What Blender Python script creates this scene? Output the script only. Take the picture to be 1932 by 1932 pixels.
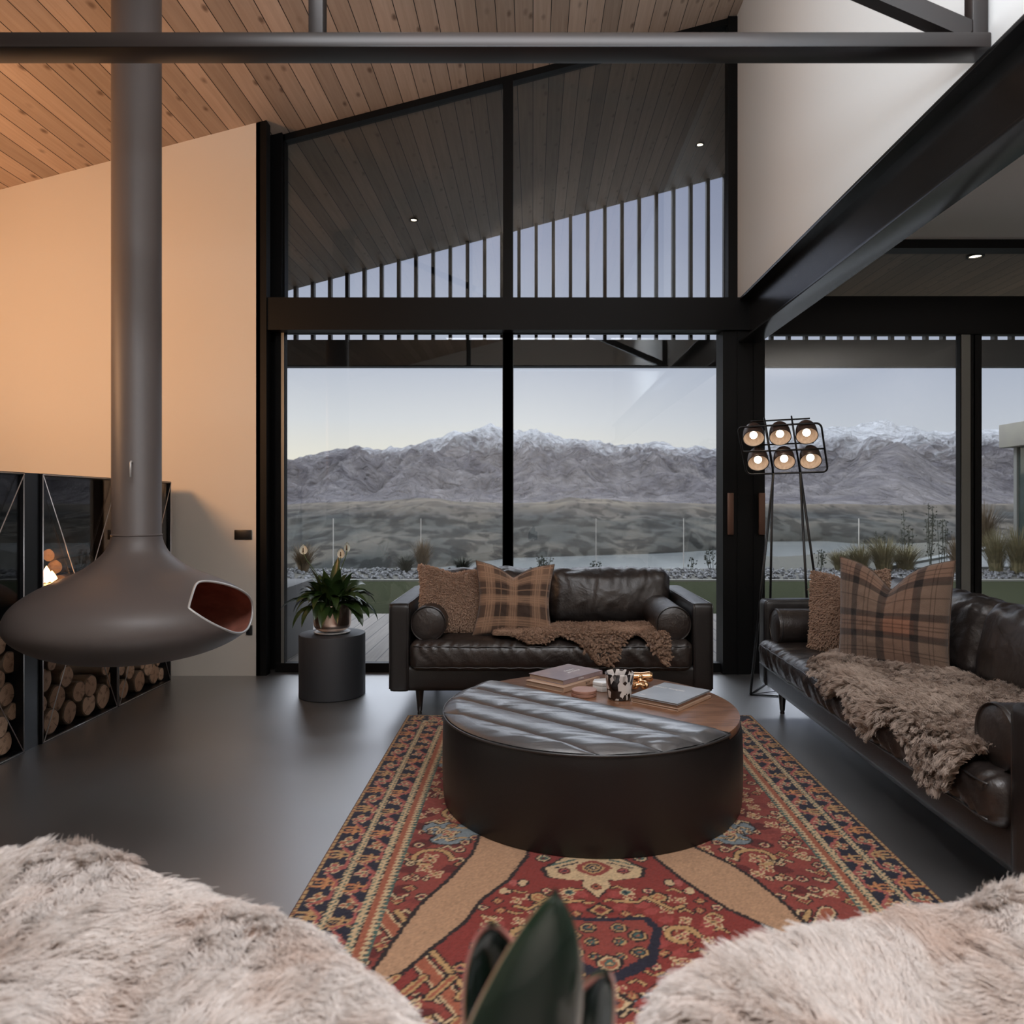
import bpy, bmesh, math, random
import numpy as np
from mathutils import Vector, Matrix, noise, Quaternion
sc = bpy.context.scene
for o in list(bpy.data.objects):
    bpy.data.objects.remove(o)
C = sc.collection
PI = math.pi
# ------------------------------------------------------------------ camera, world, lights, exposure
EYE = 1.25
cd = bpy.data.cameras.new('camera'); cam = bpy.data.objects.new('camera', cd); C.objects.link(cam)
cam.location = (0, 0, EYE); cam.rotation_euler = (PI/2, 0, 0)
cd.sensor_width = 36; cd.lens = 36*1410/1932
cd.shift_x = -39/1932; cd.shift_y = -14/1932
cd.clip_start = 0.05; cd.clip_end = 30000
cd.dof.use_dof = True; cd.dof.focus_distance = 4.2; cd.dof.aperture_fstop = 4.0
sc.camera = cam
sc.view_settings.view_transform = 'Standard'; sc.view_settings.look = 'None'
sc.view_settings.gamma = 1; sc.view_settings.use_curve_mapping = False
sc.view_settings.exposure = 0.14
sc.cycles.max_bounces = 8; sc.cycles.transparent_max_bounces = 24
sc.cycles.sample_clamp_indirect = 4.0
sc.cycles.caustics_reflective = False; sc.cycles.caustics_refractive = False

def nd(nt, t, **kw):
    n = nt.nodes.new(t)
    for k, v in kw.items(): setattr(n, k, v)
    return n
def ramp(nt, fac, stops, interp='LINEAR'):
    r = nd(nt, 'ShaderNodeValToRGB'); r.color_ramp.interpolation = interp
    e = r.color_ramp.elements
    while len(e) < len(stops): e.new(0.5)
    for i, (p, c) in enumerate(stops):
        e[i].position = p; e[i].color = (*c, 1) if len(c) == 3 else c
    if fac is not None: nt.links.new(fac, r.inputs[0])
    return r.outputs[0]
def mth(nt, op, a, b=None, c=None):
    n = nd(nt, 'ShaderNodeMath', operation=op)
    for i, v in enumerate((a, b, c)):
        if v is None: continue
        if isinstance(v, (int, float)): n.inputs[i].default_value = v
        else: nt.links.new(v, n.inputs[i])
    return n.outputs[0]
def mixc(nt, f, a, b, mode='MIX'):
    n = nd(nt, 'ShaderNodeMix', data_type='RGBA', blend_type=mode)
    for s, v in ((n.inputs[0], f), (n.inputs[6], a), (n.inputs[7], b)):
        if isinstance(v, (int, float)): s.default_value = v
        elif isinstance(v, tuple): s.default_value = (*v, 1)
        else: nt.links.new(v, s)
    return n.outputs[2]

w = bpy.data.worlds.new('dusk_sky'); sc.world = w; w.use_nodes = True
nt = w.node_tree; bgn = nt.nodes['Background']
tc = nd(nt, 'ShaderNodeTexCoord'); sx = nd(nt, 'ShaderNodeSeparateXYZ'); nt.links.new(tc.outputs['Generated'], sx.inputs[0])
zc = ramp(nt, sx.outputs[2], [(0, (.74, .70, .62)), (.05, (.82, .78, .68)), (.11, (.66, .68, .72)), (.19, (.47, .51, .62)), (.33, (.29, .32, .44)), (.41, (.24, .27, .39)), (.47, (5.5, 5.8, 6.6)), (.7, (5.0, 5.3, 6.0)), (.85, (.6, .65, .8))])  # bright band above the view added to light room and floor
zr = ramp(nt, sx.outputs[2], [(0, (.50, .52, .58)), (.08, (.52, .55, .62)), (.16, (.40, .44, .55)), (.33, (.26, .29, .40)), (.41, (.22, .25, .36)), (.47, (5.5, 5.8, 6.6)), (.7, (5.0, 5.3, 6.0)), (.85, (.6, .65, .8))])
lr = ramp(nt, sx.outputs[0], [(.0, (0, 0, 0)), (.42, (1, 1, 1))])
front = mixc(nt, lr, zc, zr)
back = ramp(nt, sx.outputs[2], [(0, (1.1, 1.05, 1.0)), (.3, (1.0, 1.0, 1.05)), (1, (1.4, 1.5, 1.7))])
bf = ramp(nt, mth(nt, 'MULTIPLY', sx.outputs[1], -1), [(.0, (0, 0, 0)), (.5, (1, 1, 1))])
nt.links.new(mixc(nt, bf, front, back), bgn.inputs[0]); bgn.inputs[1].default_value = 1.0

def light(name, kind, loc, power, color, size=None, size_y=None, target=None, rad=None, spot=None):
    ld = bpy.data.lights.new(name, kind); ld.energy = power; ld.color = color
    if kind == 'AREA':
        ld.shape = 'RECTANGLE'; ld.size = size; ld.size_y = size_y or size
    if rad is not None: ld.shadow_soft_size = rad
    if spot: ld.spot_size = spot; ld.spot_blend = .8
    o = bpy.data.objects.new(name, ld); C.objects.link(o); o.location = loc
    if target: o.rotation_euler = (Vector(target)-Vector(loc)).to_track_quat('-Z', 'Y').to_euler()
    return o
light('ceiling_panel_light', 'AREA', (0.1, 0.6, 3.75), 90, (.93, .95, 1), 2.8, 1.4, (0.1, 0.6001, 0))  # added fill shining down from above the view, no fixture there
light('gallery_uplight', 'AREA', (0.2, -0.8, 2.0), 50, (1, .84, .70), 4.0, 1.0, (0.2, -3.2, 2.6))  # unseen fill added behind the camera, bounced off the rear wall
light('ceiling_uplight', 'AREA', (0.4, 1.2, 2.6), 80, (.74, .87, 1), 2.2, 1.2, (0.4, 1.20001, 4.6))  # added fill aimed up so the ceiling spreads it
light('left_wall_lamp', 'SPOT', (-3.5, 3.0, 2.3), 160, (1, .52, .24), rad=.3, spot=2.3, target=(-2.5, 5.4, 2.75))
light('kitchen_uplight', 'AREA', (3.6, 0.6, 2.2), 45, (1, .93, .88), 1.6, 1.6, (3.6, 0.60001, 3.3))  # fill added for the annex, bounced off its white ceiling

light('wall_wash_light', 'AREA', (-.5, 2.95, 4.0), 26, (.90, .95, 1), 1.2, .5, (.5, 2.55, 3.80))  # out-of-view fill added to brighten the white side wall

# ------------------------------------------------------------------ helpers
def tag(o, label=None, cat=None, group=None, kind=None):
    if label: o['label'] = label
    if cat: o['category'] = cat
    if group: o['group'] = group
    if kind: o['kind'] = kind
    return o
def link(name, data, mats, parent=None, local=False):
    o = bpy.data.objects.new(name, data); C.objects.link(o)
    if mats is not None:
        for m in (mats if isinstance(mats, (list, tuple)) else [mats]): data.materials.append(m)
    if parent is not None:
        o.parent = parent
        if not local and parent.parent is None:
            o.matrix_parent_inverse = parent.matrix_basis.inverted()
    return o
def thing(name, label, cat, loc=(0, 0, 0), rz=0, group=None):
    o = bpy.data.objects.new(name, None); C.objects.link(o); o.location = loc; o.rotation_euler = (0, 0, rz)
    o.empty_display_size = .1
    return tag(o, label, cat, group)

class MB:
    def __init__(s): s.v = []; s.f = []; s.mi = []; s.cur = 0
    def add(s, v, f):
        b = len(s.v); s.v += [tuple(p) for p in v]; s.f += [tuple(i+b for i in q) for q in f]; s.mi += [s.cur]*len(f); return s
    def box(s, a, b):
        x0, y0, z0 = a; x1, y1, z1 = b
        return s.add([(x0,y0,z0),(x1,y0,z0),(x1,y1,z0),(x0,y1,z0),(x0,y0,z1),(x1,y0,z1),(x1,y1,z1),(x0,y1,z1)],
                     [(0,3,2,1),(4,5,6,7),(0,1,5,4),(1,2,6,5),(2,3,7,6),(3,0,4,7)])
    def hexa(s, bot, top):
        n = len(bot)
        f = [tuple(range(n))[::-1], tuple(range(n, 2*n))]
        for i in range(n): j = (i+1) % n; f.append((i, j, n+j, n+i))
        return s.add(list(bot)+list(top), f)
    def tube(s, pts, r, n=8, closed=False, cap=True):
        pts = [Vector(p) for p in pts]; m = len(pts); rr = r if isinstance(r, (list, tuple)) else [r]*m
        rings = []; up = None
        for i, p in enumerate(pts):
            if closed: t = pts[(i+1) % m]-pts[i-1]
            else: t = pts[min(i+1, m-1)]-pts[max(i-1, 0)]
            t.normalize()
            if up is None:
                up = Vector((0, 0, 1)) if abs(t.z) < .9 else Vector((1, 0, 0))
            up = (up-t*up.dot(t))
            if up.length < 1e-5: up = t.orthogonal()
            up.normalize(); sd = t.cross(up)
            rings.append([p+(up*math.cos(2*PI*k/n)+sd*math.sin(2*PI*k/n))*rr[i] for k in range(n)])
        v = [q for R in rings for q in R]; f = []
        for i in range(m if closed else m-1):
            a = i*n; b = ((i+1) % m)*n
            for k in range(n): f.append((a+k, a+(k+1) % n, b+(k+1) % n, b+k))
        if not closed and cap: f.append(tuple(range(n))[::-1]); f.append(tuple((m-1)*n+k for k in range(n)))
        return s.add(v, f)
    def lathe(s, prof, c=(0, 0, 0), n=48, cap0=False, cap1=False, axis='z'):
        v = []; f = []; m = len(prof)
        for r, z in prof:
            for k in range(n):
                a = 2*PI*k/n
                p = (r*math.cos(a), r*math.sin(a), z)
                if axis == 'x': p = (z, r*math.cos(a), r*math.sin(a))
                if axis == 'y': p = (r*math.sin(a), z, r*math.cos(a))
                v.append((p[0]+c[0], p[1]+c[1], p[2]+c[2]))
        for i in range(m-1):
            for k in range(n): f.append((i*n+k, i*n+(k+1) % n, (i+1)*n+(k+1) % n, (i+1)*n+k))
        if cap0: f.append(tuple(range(n))[::-1])
        if cap1: f.append(tuple((m-1)*n+k for k in range(n)))
        return s.add(v, f)
    def grid(s, P):
        m = len(P); n = len(P[0]); f = []
        for i in range(m-1):
            for j in range(n-1): f.append((i*n+j, (i+1)*n+j, (i+1)*n+j+1, i*n+j+1))
        return s.add([q for R in P for q in R], f)
    def build(s, name, mat, parent=None, smooth=False, bevel=0, local=False, seg=2, autos=None):
        me = bpy.data.meshes.new(name); me.from_pydata(s.v, [], s.f); me.update()
        bm = bmesh.new(); bm.from_mesh(me)
        bmesh.ops.recalc_face_normals(bm, faces=bm.faces)
        if bevel:
            es = [e for e in bm.edges if len(e.link_faces) == 2 and e.calc_face_angle(0) > .5]
            bmesh.ops.bevel(bm, geom=es, offset=bevel, segments=seg, affect='EDGES', profile=.5, clamp_overlap=True)
        if smooth or bevel:
            for fc in bm.faces: fc.smooth = True
            if autos or bevel or smooth == 'auto':
                for e in bm.edges:
                    if len(e.link_faces) == 2 and e.calc_face_angle(0) > (autos or .7): e.smooth = False
        bm.to_mesh(me); bm.free()
        if any(s.mi) and not bevel: me.polygons.foreach_set('material_index', s.mi)
        return link(name, me, mat, parent, local)

def cushion_mb(sz, n=(20, 14, 8), r=.05, puff=(0, 0, 0), fn=None):
    """rounded box centred at 0, faces puffed outward, fn(p, nrm)->offset along the normal"""
    hx, hy, hz = [q/2 for q in sz]; r = min(r, hx*.98, hy*.98, hz*.98)
    mb = MB(); H = (hx, hy, hz)
    for ax in range(3):
        for sg in (-1, 1):
            u, v = [k for k in range(3) if k != ax]; P = []
            for i in range(n[u]+1):
                row = []
                for j in range(n[v]+1):
                    q = [0, 0, 0]; q[ax] = sg*H[ax]
                    # denser near edges
                    a = -math.cos(PI*i/n[u])*.35+(2*i/n[u]-1)*.65; b = -math.cos(PI*j/n[v])*.35+(2*j/n[v]-1)*.65
                    q[u] = a*H[u]; q[v] = b*H[v]
                    base = Vector([max(-(H[k]-r), min(H[k]-r, q[k])) for k in range(3)])
                    d = Vector(q)-base
                    nrm = d.normalized() if d.length > 1e-9 else Vector([sg if k == ax else 0 for k in range(3)])
                    p = base+nrm*r
                    a2 = p[0]/hx; b2 = p[1]/hy; c2 = p[2]/hz
                    p2 = Vector((p[0]+nrm[0]*puff[0]*(1-b2*b2)*(1-c2*c2), p[1]+nrm[1]*puff[1]*(1-a2*a2)*(1-c2*c2), p[2]+nrm[2]*puff[2]*(1-a2*a2)*(1-b2*b2)))
                    if fn: p2 = p2+nrm*fn(p, nrm)
                    row.append(p2)
                P.append(row)
            mb.grid(P)
    return mb
def weld(o, d=.0005):
    bm = bmesh.new(); bm.from_mesh(o.data); bmesh.ops.remove_doubles(bm, verts=bm.verts, dist=d)
    bmesh.ops.recalc_face_normals(bm, faces=bm.faces)
    for f in bm.faces: f.smooth = True
    bm.to_mesh(o.data); bm.free(); return o

# ------------------------------------------------------------------ materials
def mat(name, col=(.5, .5, .5), rough=.5, metal=0, spec=.5, coat=0, coat_r=.1, ior=None, noise_=None, bump=None, sheen=0, attr=None, var=None, emis=None):
    m = bpy.data.materials.new(name); m.use_nodes = True; nt = m.node_tree; b = nt.nodes['Principled BSDF']
    b.inputs['Base Color'].default_value = (*col, 1); b.inputs['Roughness'].default_value = rough
    b.inputs['Metallic'].default_value = metal; b.inputs['Specular IOR Level'].default_value = spec
    b.inputs['Coat Weight'].default_value = coat; b.inputs['Coat Roughness'].default_value = coat_r
    b.inputs['Sheen Weight'].default_value = sheen
    if ior: b.inputs['IOR'].default_value = ior
    if emis: b.inputs['Emission Color'].default_value = (*emis[0], 1); b.inputs['Emission Strength'].default_value = emis[1]
    tc = nd(nt, 'ShaderNodeTexCoord')
    base = None
    if attr:
        a = nd(nt, 'ShaderNodeAttribute', attribute_name=attr); base = a.outputs[0]; nt.links.new(base, b.inputs['Base Color'])
    if noise_:   # (scale, amount, (sx,sy,sz)) colour variation to second colour
        sc_, c2, st = noise_
        mp = nd(nt, 'ShaderNodeMapping'); mp.inputs[3].default_value = st; nt.links.new(tc.outputs['Object'], mp.inputs[0])
        nz = nd(nt, 'ShaderNodeTexNoise'); nz.inputs['Scale'].default_value = sc_; nz.inputs['Detail'].default_value = 6; nt.links.new(mp.outputs[0], nz.inputs[0])
        f = ramp(nt, nz.outputs[0], [(.35, (0, 0, 0)), (.65, (1, 1, 1))])
        nt.links.new(mixc(nt, f, base if base else col, c2), b.inputs['Base Color'])
    if bump:   # list of (scale, strength, stretch)
        prev = None
        for (s_, k, st, *dist) in bump:
            mp = nd(nt, 'ShaderNodeMapping'); mp.inputs[3].default_value = st; nt.links.new(tc.outputs['Object'], mp.inputs[0])
            nz = nd(nt, 'ShaderNodeTexNoise'); nz.inputs['Scale'].default_value = s_; nz.inputs['Detail'].default_value = 5; nt.links.new(mp.outputs[0], nz.inputs[0])
            if dist: nz.inputs['Distortion'].default_value = dist[0]
            bp = nd(nt, 'ShaderNodeBump'); bp.inputs['Strength'].default_value = k; bp.inputs['Distance'].default_value = .01
            nt.links.new(nz.outputs[0], bp.inputs['Height'])
            if prev: nt.links.new(prev, bp.inputs['Normal'])
            prev = bp.outputs[0]
        nt.links.new(prev, b.inputs['Normal'])
    return m
U = (1, 1, 1)
M = {}
M['black_metal'] = mat('black_metal', (.005, .005, .0055), .36, 0, .5, bump=[(60, .02, U)])
M['frame'] = mat('dark_frame', (.0028, .0027, .0028), .5, 0, .2, bump=[(80, .02, U)])
M['frame_grey'] = mat('anodised_frame', (.20, .20, .185), .4, .3)
M['steel'] = mat('mill_scale_steel', (.006, .006, .0065), .24, .0, .9, noise_=(3, (.010, .0095, .0095), (1, .3, 1)), bump=[(14, .03, U)])
M['steel_brown'] = mat('brown_steel', (.024, .014, .012), .33, .1, .7, noise_=(3, (.016, .012, .011), U))
M['cream'] = mat('cream_plaster', (.72, .66, .58), .9, bump=[(150, .03, U)])
M['white'] = mat('white_plaster', (.80, .79, .77), .9, bump=[(150, .03, U)])
M['graypaint'] = mat('exterior_render', (.26, .245, .20), .9, noise_=(3, (.23, .215, .185), U))
M['leather'] = mat('black_brown_leather', (.020, .0155, .014), .36, 0, .8, noise_=(5, (.030, .021, .0175), U), bump=[(9, .55, U, 1.2), (45, .16, U, .6), (400, .10, U)])
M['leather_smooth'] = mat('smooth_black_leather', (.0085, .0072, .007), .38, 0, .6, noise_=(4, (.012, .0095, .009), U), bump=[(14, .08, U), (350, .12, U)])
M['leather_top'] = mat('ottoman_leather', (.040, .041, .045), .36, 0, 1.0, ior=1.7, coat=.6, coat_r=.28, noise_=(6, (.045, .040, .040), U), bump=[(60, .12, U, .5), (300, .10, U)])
M['piping'] = mat('leather_piping', (.03, .028, .028), .3, 0, .8)
M['darkwood'] = mat('dark_wood_leg', (.016, .011, .009), .35, coat=.3)
M['walnut'] = mat('walnut_top', (.30, .15, .085), .30, 0, .5, coat=.35, coat_r=.12, noise_=(4, (.15, .068, .036), (2, 18, 1)), bump=[(40, .05, (1, 10, 1))])
M['stool'] = mat('charcoal_concrete', (.034, .035, .039), .55, bump=[(60, .05, U)])
M['copper'] = mat('brushed_copper', (.80, .56, .44), .26, 1.0, noise_=(2, (.86, .70, .62), (1, 1, .2)))
M['gold'] = mat('polished_gold', (.85, .52, .28), .16, 1.0)
M['ceramic_w'] = mat('white_ceramic', (.75, .74, .72), .3)
M['leaf'] = mat('dark_leaf', (.018, .040, .010), .3, 0, .5, noise_=(8, (.032, .060, .016), U))
M['spathe'] = mat('white_spathe', (.72, .72, .62), .5)
M['stem'] = mat('green_stem', (.06, .10, .03), .5)
M['fire_shell'] = mat('matt_taupe_steel', (.12, .098, .090), .46, 0, .6, bump=[(220, .05, U)])
M['fire_in'] = mat('rusty_firebox', (.58, .22, .155), .7, noise_=(7, (.36, .13, .09), (1, 1, 3)))
M['rim'] = mat('pale_edge', (.60, .58, .56), .35, .3)
M['silver'] = mat('silver_edge', (.62, .60, .60), .3, .6)
M['logend'] = None
M['bark'] = mat('log_bark', (.12, .085, .06), .9, noise_=(20, (.22, .15, .10), (.4, 1, 1)), bump=[(40, .5, (.3, 1, 1))])
M['cab'] = mat('black_cabinet', (.006, .006, .007), .28, 0, .5)
M['plate'] = mat('black_switch', (.010, .010, .011), .35)
M['teddy'] = mat('teddy_fabric', (.26, .155, .10), .95, sheen=.4, noise_=(25, (.34, .215, .145), U), bump=[(130, .9, U, .8), (40, .4, U)])
M['grass'] = mat('lawn_grass', (.024, .028, .013), .95, 0, .03, noise_=(30, (.036, .040, .020), U), bump=[(300, .8, U)])
M['stone'] = mat('river_stone', (.04, .042, .045), .6, noise_=(9, (.14, .14, .145), U))
M['plant'] = mat('grey_render_block', (.13, .13, .13), .85)
M['kerb'] = mat('pale_kerb', (.20, .20, .18), .8)
M['path'] = mat('grey_path', (.19, .20, .20), .85, noise_=(8, (.15, .155, .155), U))
M['soil'] = mat('dark_soil', (.035, .032, .026), .95, noise_=(6, (.06, .055, .04), U), bump=[(30, .6, U)])
M['tuss'] = mat('tussock_blade', (.21, .175, .09), .8, noise_=(14, (.12, .11, .05), U))
M['tussd'] = mat('dark_tussock', (.10, .075, .045), .8, noise_=(14, (.16, .11, .06), U))
M['shrub'] = mat('dark_shrub', (.030, .036, .024), .8)
M['bulb'] = mat('lit_bulb', (1, .9, .8), .5, emis=((1, .84, .66), 9))
M['down'] = mat('downlight_glow', (1, .9, .8), .5, emis=((1, .85, .65), 5))
M['lampin'] = mat('lamp_inner', (.32, .25, .20), .55, noise_=(60, (.24, .18, .14), (1, 1, .2)))
M['lampout'] = mat('lamp_outer', (.075, .045, .035), .45)
M['bronze'] = mat('bronze_handle', (.16, .085, .06), .4, .5)
M['bp'] = mat('paper_pages', (.45, .32, .23), .8, bump=[(200, .5, (1, 1, 18))])

def glass_mat(name, tint=(.97, .98, .97), refl=1.0):
    m = bpy.data.materials.new(name); m.use_nodes = True; nt = m.node_tree; nt.nodes.clear()
    out = nd(nt, 'ShaderNodeOutputMaterial'); mx = nd(nt, 'ShaderNodeMixShader'); g = nd(nt, 'ShaderNodeNewGeometry'); dt = nd(nt, 'ShaderNodeVectorMath', operation='DOT_PRODUCT'); nt.links.new(g.outputs['Incoming'], dt.inputs[0]); nt.links.new(g.outputs['Normal'], dt.inputs[1])
    fre = mth(nt, 'MULTIPLY_ADD', mth(nt, 'POWER', mth(nt, 'SUBTRACT', 1.0, mth(nt, 'ABSOLUTE', dt.outputs['Value'])), 5.0), .96, .035)
    tr = nd(nt, 'ShaderNodeBsdfTransparent'); tr.inputs[0].default_value = (*tint, 1); gl = nd(nt, 'ShaderNodeBsdfGlossy'); gl.inputs[1].default_value = .01
    nt.links.new(mth(nt, 'MULTIPLY', fre, refl), mx.inputs[0]); nt.links.new(tr.outputs[0], mx.inputs[1]); nt.links.new(gl.outputs[0], mx.inputs[2]); nt.links.new(mx.outputs[0], out.inputs[0])
    return m
M['glass'] = glass_mat('window_glass')
M['glass2'] = glass_mat('balustrade_glass', refl=.3)
M['cabglass'] = glass_mat('cabinet_glass', (.80, .80, .80), 1.6)

def planks(name, c1, c2, pitch, axis=0, groove=.035, knot=(.10, .05, .03), rough=.55, gcol=(.006, .004, .003), knots=True, vary=.35):
    m = bpy.data.materials.new(name); m.use_nodes = True; nt = m.node_tree; b = nt.nodes['Principled BSDF']; b.inputs['Roughness'].default_value = rough
    tc = nd(nt, 'ShaderNodeTexCoord'); s = nd(nt, 'ShaderNodeSeparateXYZ'); nt.links.new(tc.outputs['Object'], s.inputs[0])
    a = s.outputs[axis]; l = s.outputs[1-axis]
    q = mth(nt, 'DIVIDE', a, pitch); idx = mth(nt, 'FLOOR', q); fr = mth(nt, 'FRACT', q)
    wn = nd(nt, 'ShaderNodeTexWhiteNoise', noise_dimensions='1D'); nt.links.new(idx, wn.inputs['W'])
    cx = nd(nt, 'ShaderNodeCombineXYZ'); nt.links.new(mth(nt, 'MULTIPLY', a, 26.0), cx.inputs[0]); nt.links.new(mth(nt, 'MULTIPLY_ADD', wn.outputs[0], 37.0, l), cx.inputs[1]); nt.links.new(mth(nt, 'MULTIPLY', idx, 3.7), cx.inputs[2])
    nz = nd(nt, 'ShaderNodeTexNoise'); nz.inputs['Scale'].default_value = 1.6; nz.inputs['Detail'].default_value = 7; nz.inputs['Distortion'].default_value = .6; nt.links.new(cx.outputs[0], nz.inputs[0])
    f = ramp(nt, nz.outputs[0], [(.3, (0, 0, 0)), (.7, (1, 1, 1))])
    col = mixc(nt, f, c1, c2)
    tint = ramp(nt, wn.outputs[0], [(0, (1-vary,)*3), (1, (1, 1, 1))])
    col = mixc(nt, 1.0, col, tint, 'MULTIPLY')
    if knots:
        cx2 = nd(nt, 'ShaderNodeCombineXYZ'); nt.links.new(mth(nt, 'MULTIPLY', a, 1/pitch), cx2.inputs[0]); nt.links.new(mth(nt, 'MULTIPLY_ADD', wn.outputs[0], 11.0, mth(nt, 'MULTIPLY', l, 3.6)), cx2.inputs[1])
        vo = nd(nt, 'ShaderNodeTexVoronoi', voronoi_dimensions='2D'); vo.inputs['Scale'].default_value = 1.0; nt.links.new(cx2.outputs[0], vo.inputs[0])
        n2 = nd(nt, 'ShaderNodeTexNoise'); n2.inputs['Scale'].default_value = 14; nt.links.new(tc.outputs['Object'], n2.inputs[0])
        dd = mth(nt, 'MULTIPLY_ADD', n2.outputs[0], .12, vo.outputs['Distance'])
        sel = nd(nt, 'ShaderNodeSeparateColor'); nt.links.new(vo.outputs['Color'], sel.inputs[0]); k = mth(nt, 'MULTIPLY', ramp(nt, dd, [(.10, (1, 1, 1)), (.22, (0, 0, 0))]), ramp(nt, sel.outputs[0], [(.45, (0, 0, 0)), (.75, (1, 1, 1))]))
        col = mixc(nt, mth(nt, 'MULTIPLY', k, .75), col, knot)
    g = ramp(nt, fr, [(0, (1, 1, 1)), (groove, (1, 1, 1)), (groove+.012, (0, 0, 0))], 'LINEAR')
    nt.links.new(mixc(nt, g, col, gcol), b.inputs['Base Color'])
    bp = nd(nt, 'ShaderNodeBump'); bp.inputs['Strength'].default_value = .25; bp.inputs['Distance'].default_value = .01
    nt.links.new(mth(nt, 'SUBTRACT', mth(nt, 'MULTIPLY', nz.outputs[0], .2), g), bp.inputs['Height']); nt.links.new(bp.outputs[0], b.inputs['Normal'])
    return m
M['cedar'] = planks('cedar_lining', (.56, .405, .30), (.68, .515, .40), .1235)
M['soffit'] = planks('stained_soffit_lining', (.155, .115, .085), (.205, .155, .115), .1235, knot=(.07, .045, .03))  # cedar again, its colour darkened for the shade under the eaves
M['deck'] = planks('deck_boards', (.125, .105, .088), (.185, .16, .138), .142, knots=False, groove=.06, vary=.25, rough=.7)

# polished concrete floor
m = M['floor'] = mat('polished_concrete', (.075, .068, .062), .16, 0, .9, coat=1, coat_r=.34, ior=2.9)
nt = m.node_tree; b = nt.nodes['Principled BSDF']; tc = nt.nodes['Texture Coordinate']
nz = nd(nt, 'ShaderNodeTexNoise'); nz.inputs['Scale'].default_value = 1.6; nz.inputs['Detail'].default_value = 8; nz.inputs['Distortion'].default_value = .4; nt.links.new(tc.outputs['Object'], nz.inputs[0])
nt.links.new(ramp(nt, nz.outputs[0], [(.3, (.036, .032, .030)), (.7, (.056, .050, .046))]), b.inputs['Base Color'])
nz2 = nd(nt, 'ShaderNodeTexNoise'); nz2.inputs['Scale'].default_value = 2; nz2.inputs['Detail'].default_value = 6; nt.links.new(tc.outputs['Object'], nz2.inputs[0])
nt.links.new(ramp(nt, nz2.outputs[0], [(.3, (.38,)*3), (.75, (.46,)*3)]), b.inputs['Roughness'])

# ------------------------------------------------------------------ room shell
def roof(x): return 4.566+.2614*x
def struct(mb, name, m, parent=None, **kw):
    o = mb.build(name, m, parent, **kw)
    if parent is None: o['kind'] = 'structure'
    return o
WY = 5.60     # sliding door plane
UY = 5.72     # upper glazing plane
struct(MB().box((-4.3, -3.2, -.1), (5.2, 5.68, 0)), 'floor', M['floor'])
def roof_slab(name, y0, y1, x0, x1, m, t=.12):
    struct(MB().hexa([(x0, y0, roof(x0)), (x1, y0, roof(x1)), (x1, y1, roof(x1)), (x0, y1, roof(x0))],
                     [(x0, y0, roof(x0)+t), (x1, y0, roof(x1)+t), (x1, y1, roof(x1)+t), (x0, y1, roof(x0)+t)]), name, m)
roof_slab('ceiling', -3.2, 5.78, -4.3, 1.555, M['cedar'])
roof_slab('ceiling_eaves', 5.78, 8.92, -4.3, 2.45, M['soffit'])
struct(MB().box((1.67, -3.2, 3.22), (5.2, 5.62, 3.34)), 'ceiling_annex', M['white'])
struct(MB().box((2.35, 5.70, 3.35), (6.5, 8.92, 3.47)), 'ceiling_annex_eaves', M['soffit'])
struct(MB().box((2.30, 5.78, 3.35), (2.42, 8.90, 5.05)), 'wall_eaves_side', M['frame'])
def hexwall(name, x0, x1, y0, y1, m):
    struct(MB().hexa([(x0, y0, 0), (x1, y0, 0), (x1, y1, 0), (x0, y1, 0)], [(x0, y0, roof(x0)), (x1, y0, roof(x1)), (x1, y1, roof(x1)), (x0, y1, roof(x0))]), name, m)
hexwall('wall_back_left', -4.3, -2.016, 5.457, 5.72, M['cream'])
hexwall('wall_left', -4.45, -4.3, -3.2, 5.72, M['cream'])
struct(MB().box((-4.3, -3.35, 0), (5.2, -3.2, 6.1)), 'wall_rear', M['white'])
struct(MB().box((5.2, -3.2, 0), (5.35, 5.62, 3.34)), 'wall_right', M['white'])
# side wall standing on the big beam, up to the roof
struct(MB().box((1.555, -3.2, 2.767), (1.66, UY+.04, roof(1.6)+.1)), 'wall_side_upper', M['white'])

# ---- glazing
def slopebar(mb, x0, x1, y0, y1, off0, off1):
    """bar following the roof slope, z from roof-off1 to roof-off0"""
    mb.hexa([(x0, y0, roof(x0)-off1), (x1, y0, roof(x1)-off1), (x1, y1, roof(x1)-off1), (x0, y1, roof(x0)-off1)],
            [(x0, y0, roof(x0)-off0), (x1, y0, roof(x1)-off0), (x1, y1, roof(x1)-off0), (x0, y1, roof(x0)-off0)])
wtop = thing('window_1', None, None, (-.2, UY, 2.77)); wtop['kind'] = 'structure'
mb = MB(); slopebar(mb, -2.016, 1.555, UY-.03, UY+.05, 0, .05)
mb.hexa([(-1.96, UY-.03, 2.6), (-1.888, UY-.03, 2.6), (-1.888, UY+.05, 2.6), (-1.96, UY+.05, 2.6)], [(-1.96, UY-.03, roof(-1.96)), (-1.888, UY-.03, roof(-1.888)), (-1.888, UY+.05, roof(-1.888)), (-1.96, UY+.05, roof(-1.96))])
mb.box((-.225, UY-.05, 2.6), (-.15, UY+.05, roof(-.2)-.02)); mb.box((1.485, UY-.05, 2.6), (1.555, UY+.05, roof(1.49)))
mb.build('window_frame', M['frame'], wtop)
mb = MB(); mb.hexa([(-1.89, UY, 2.7), (-.22, UY, 2.7), (-.22, UY+.012, 2.7), (-1.89, UY+.012, 2.7)], [(-1.89, UY, roof(-1.89)-.04), (-.22, UY, roof(-.22)-.04), (-.22, UY+.012, roof(-.22)-.04), (-1.89, UY+.012, roof(-1.89)-.04)])
mb.build('window_pane', M['glass'], wtop)
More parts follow.
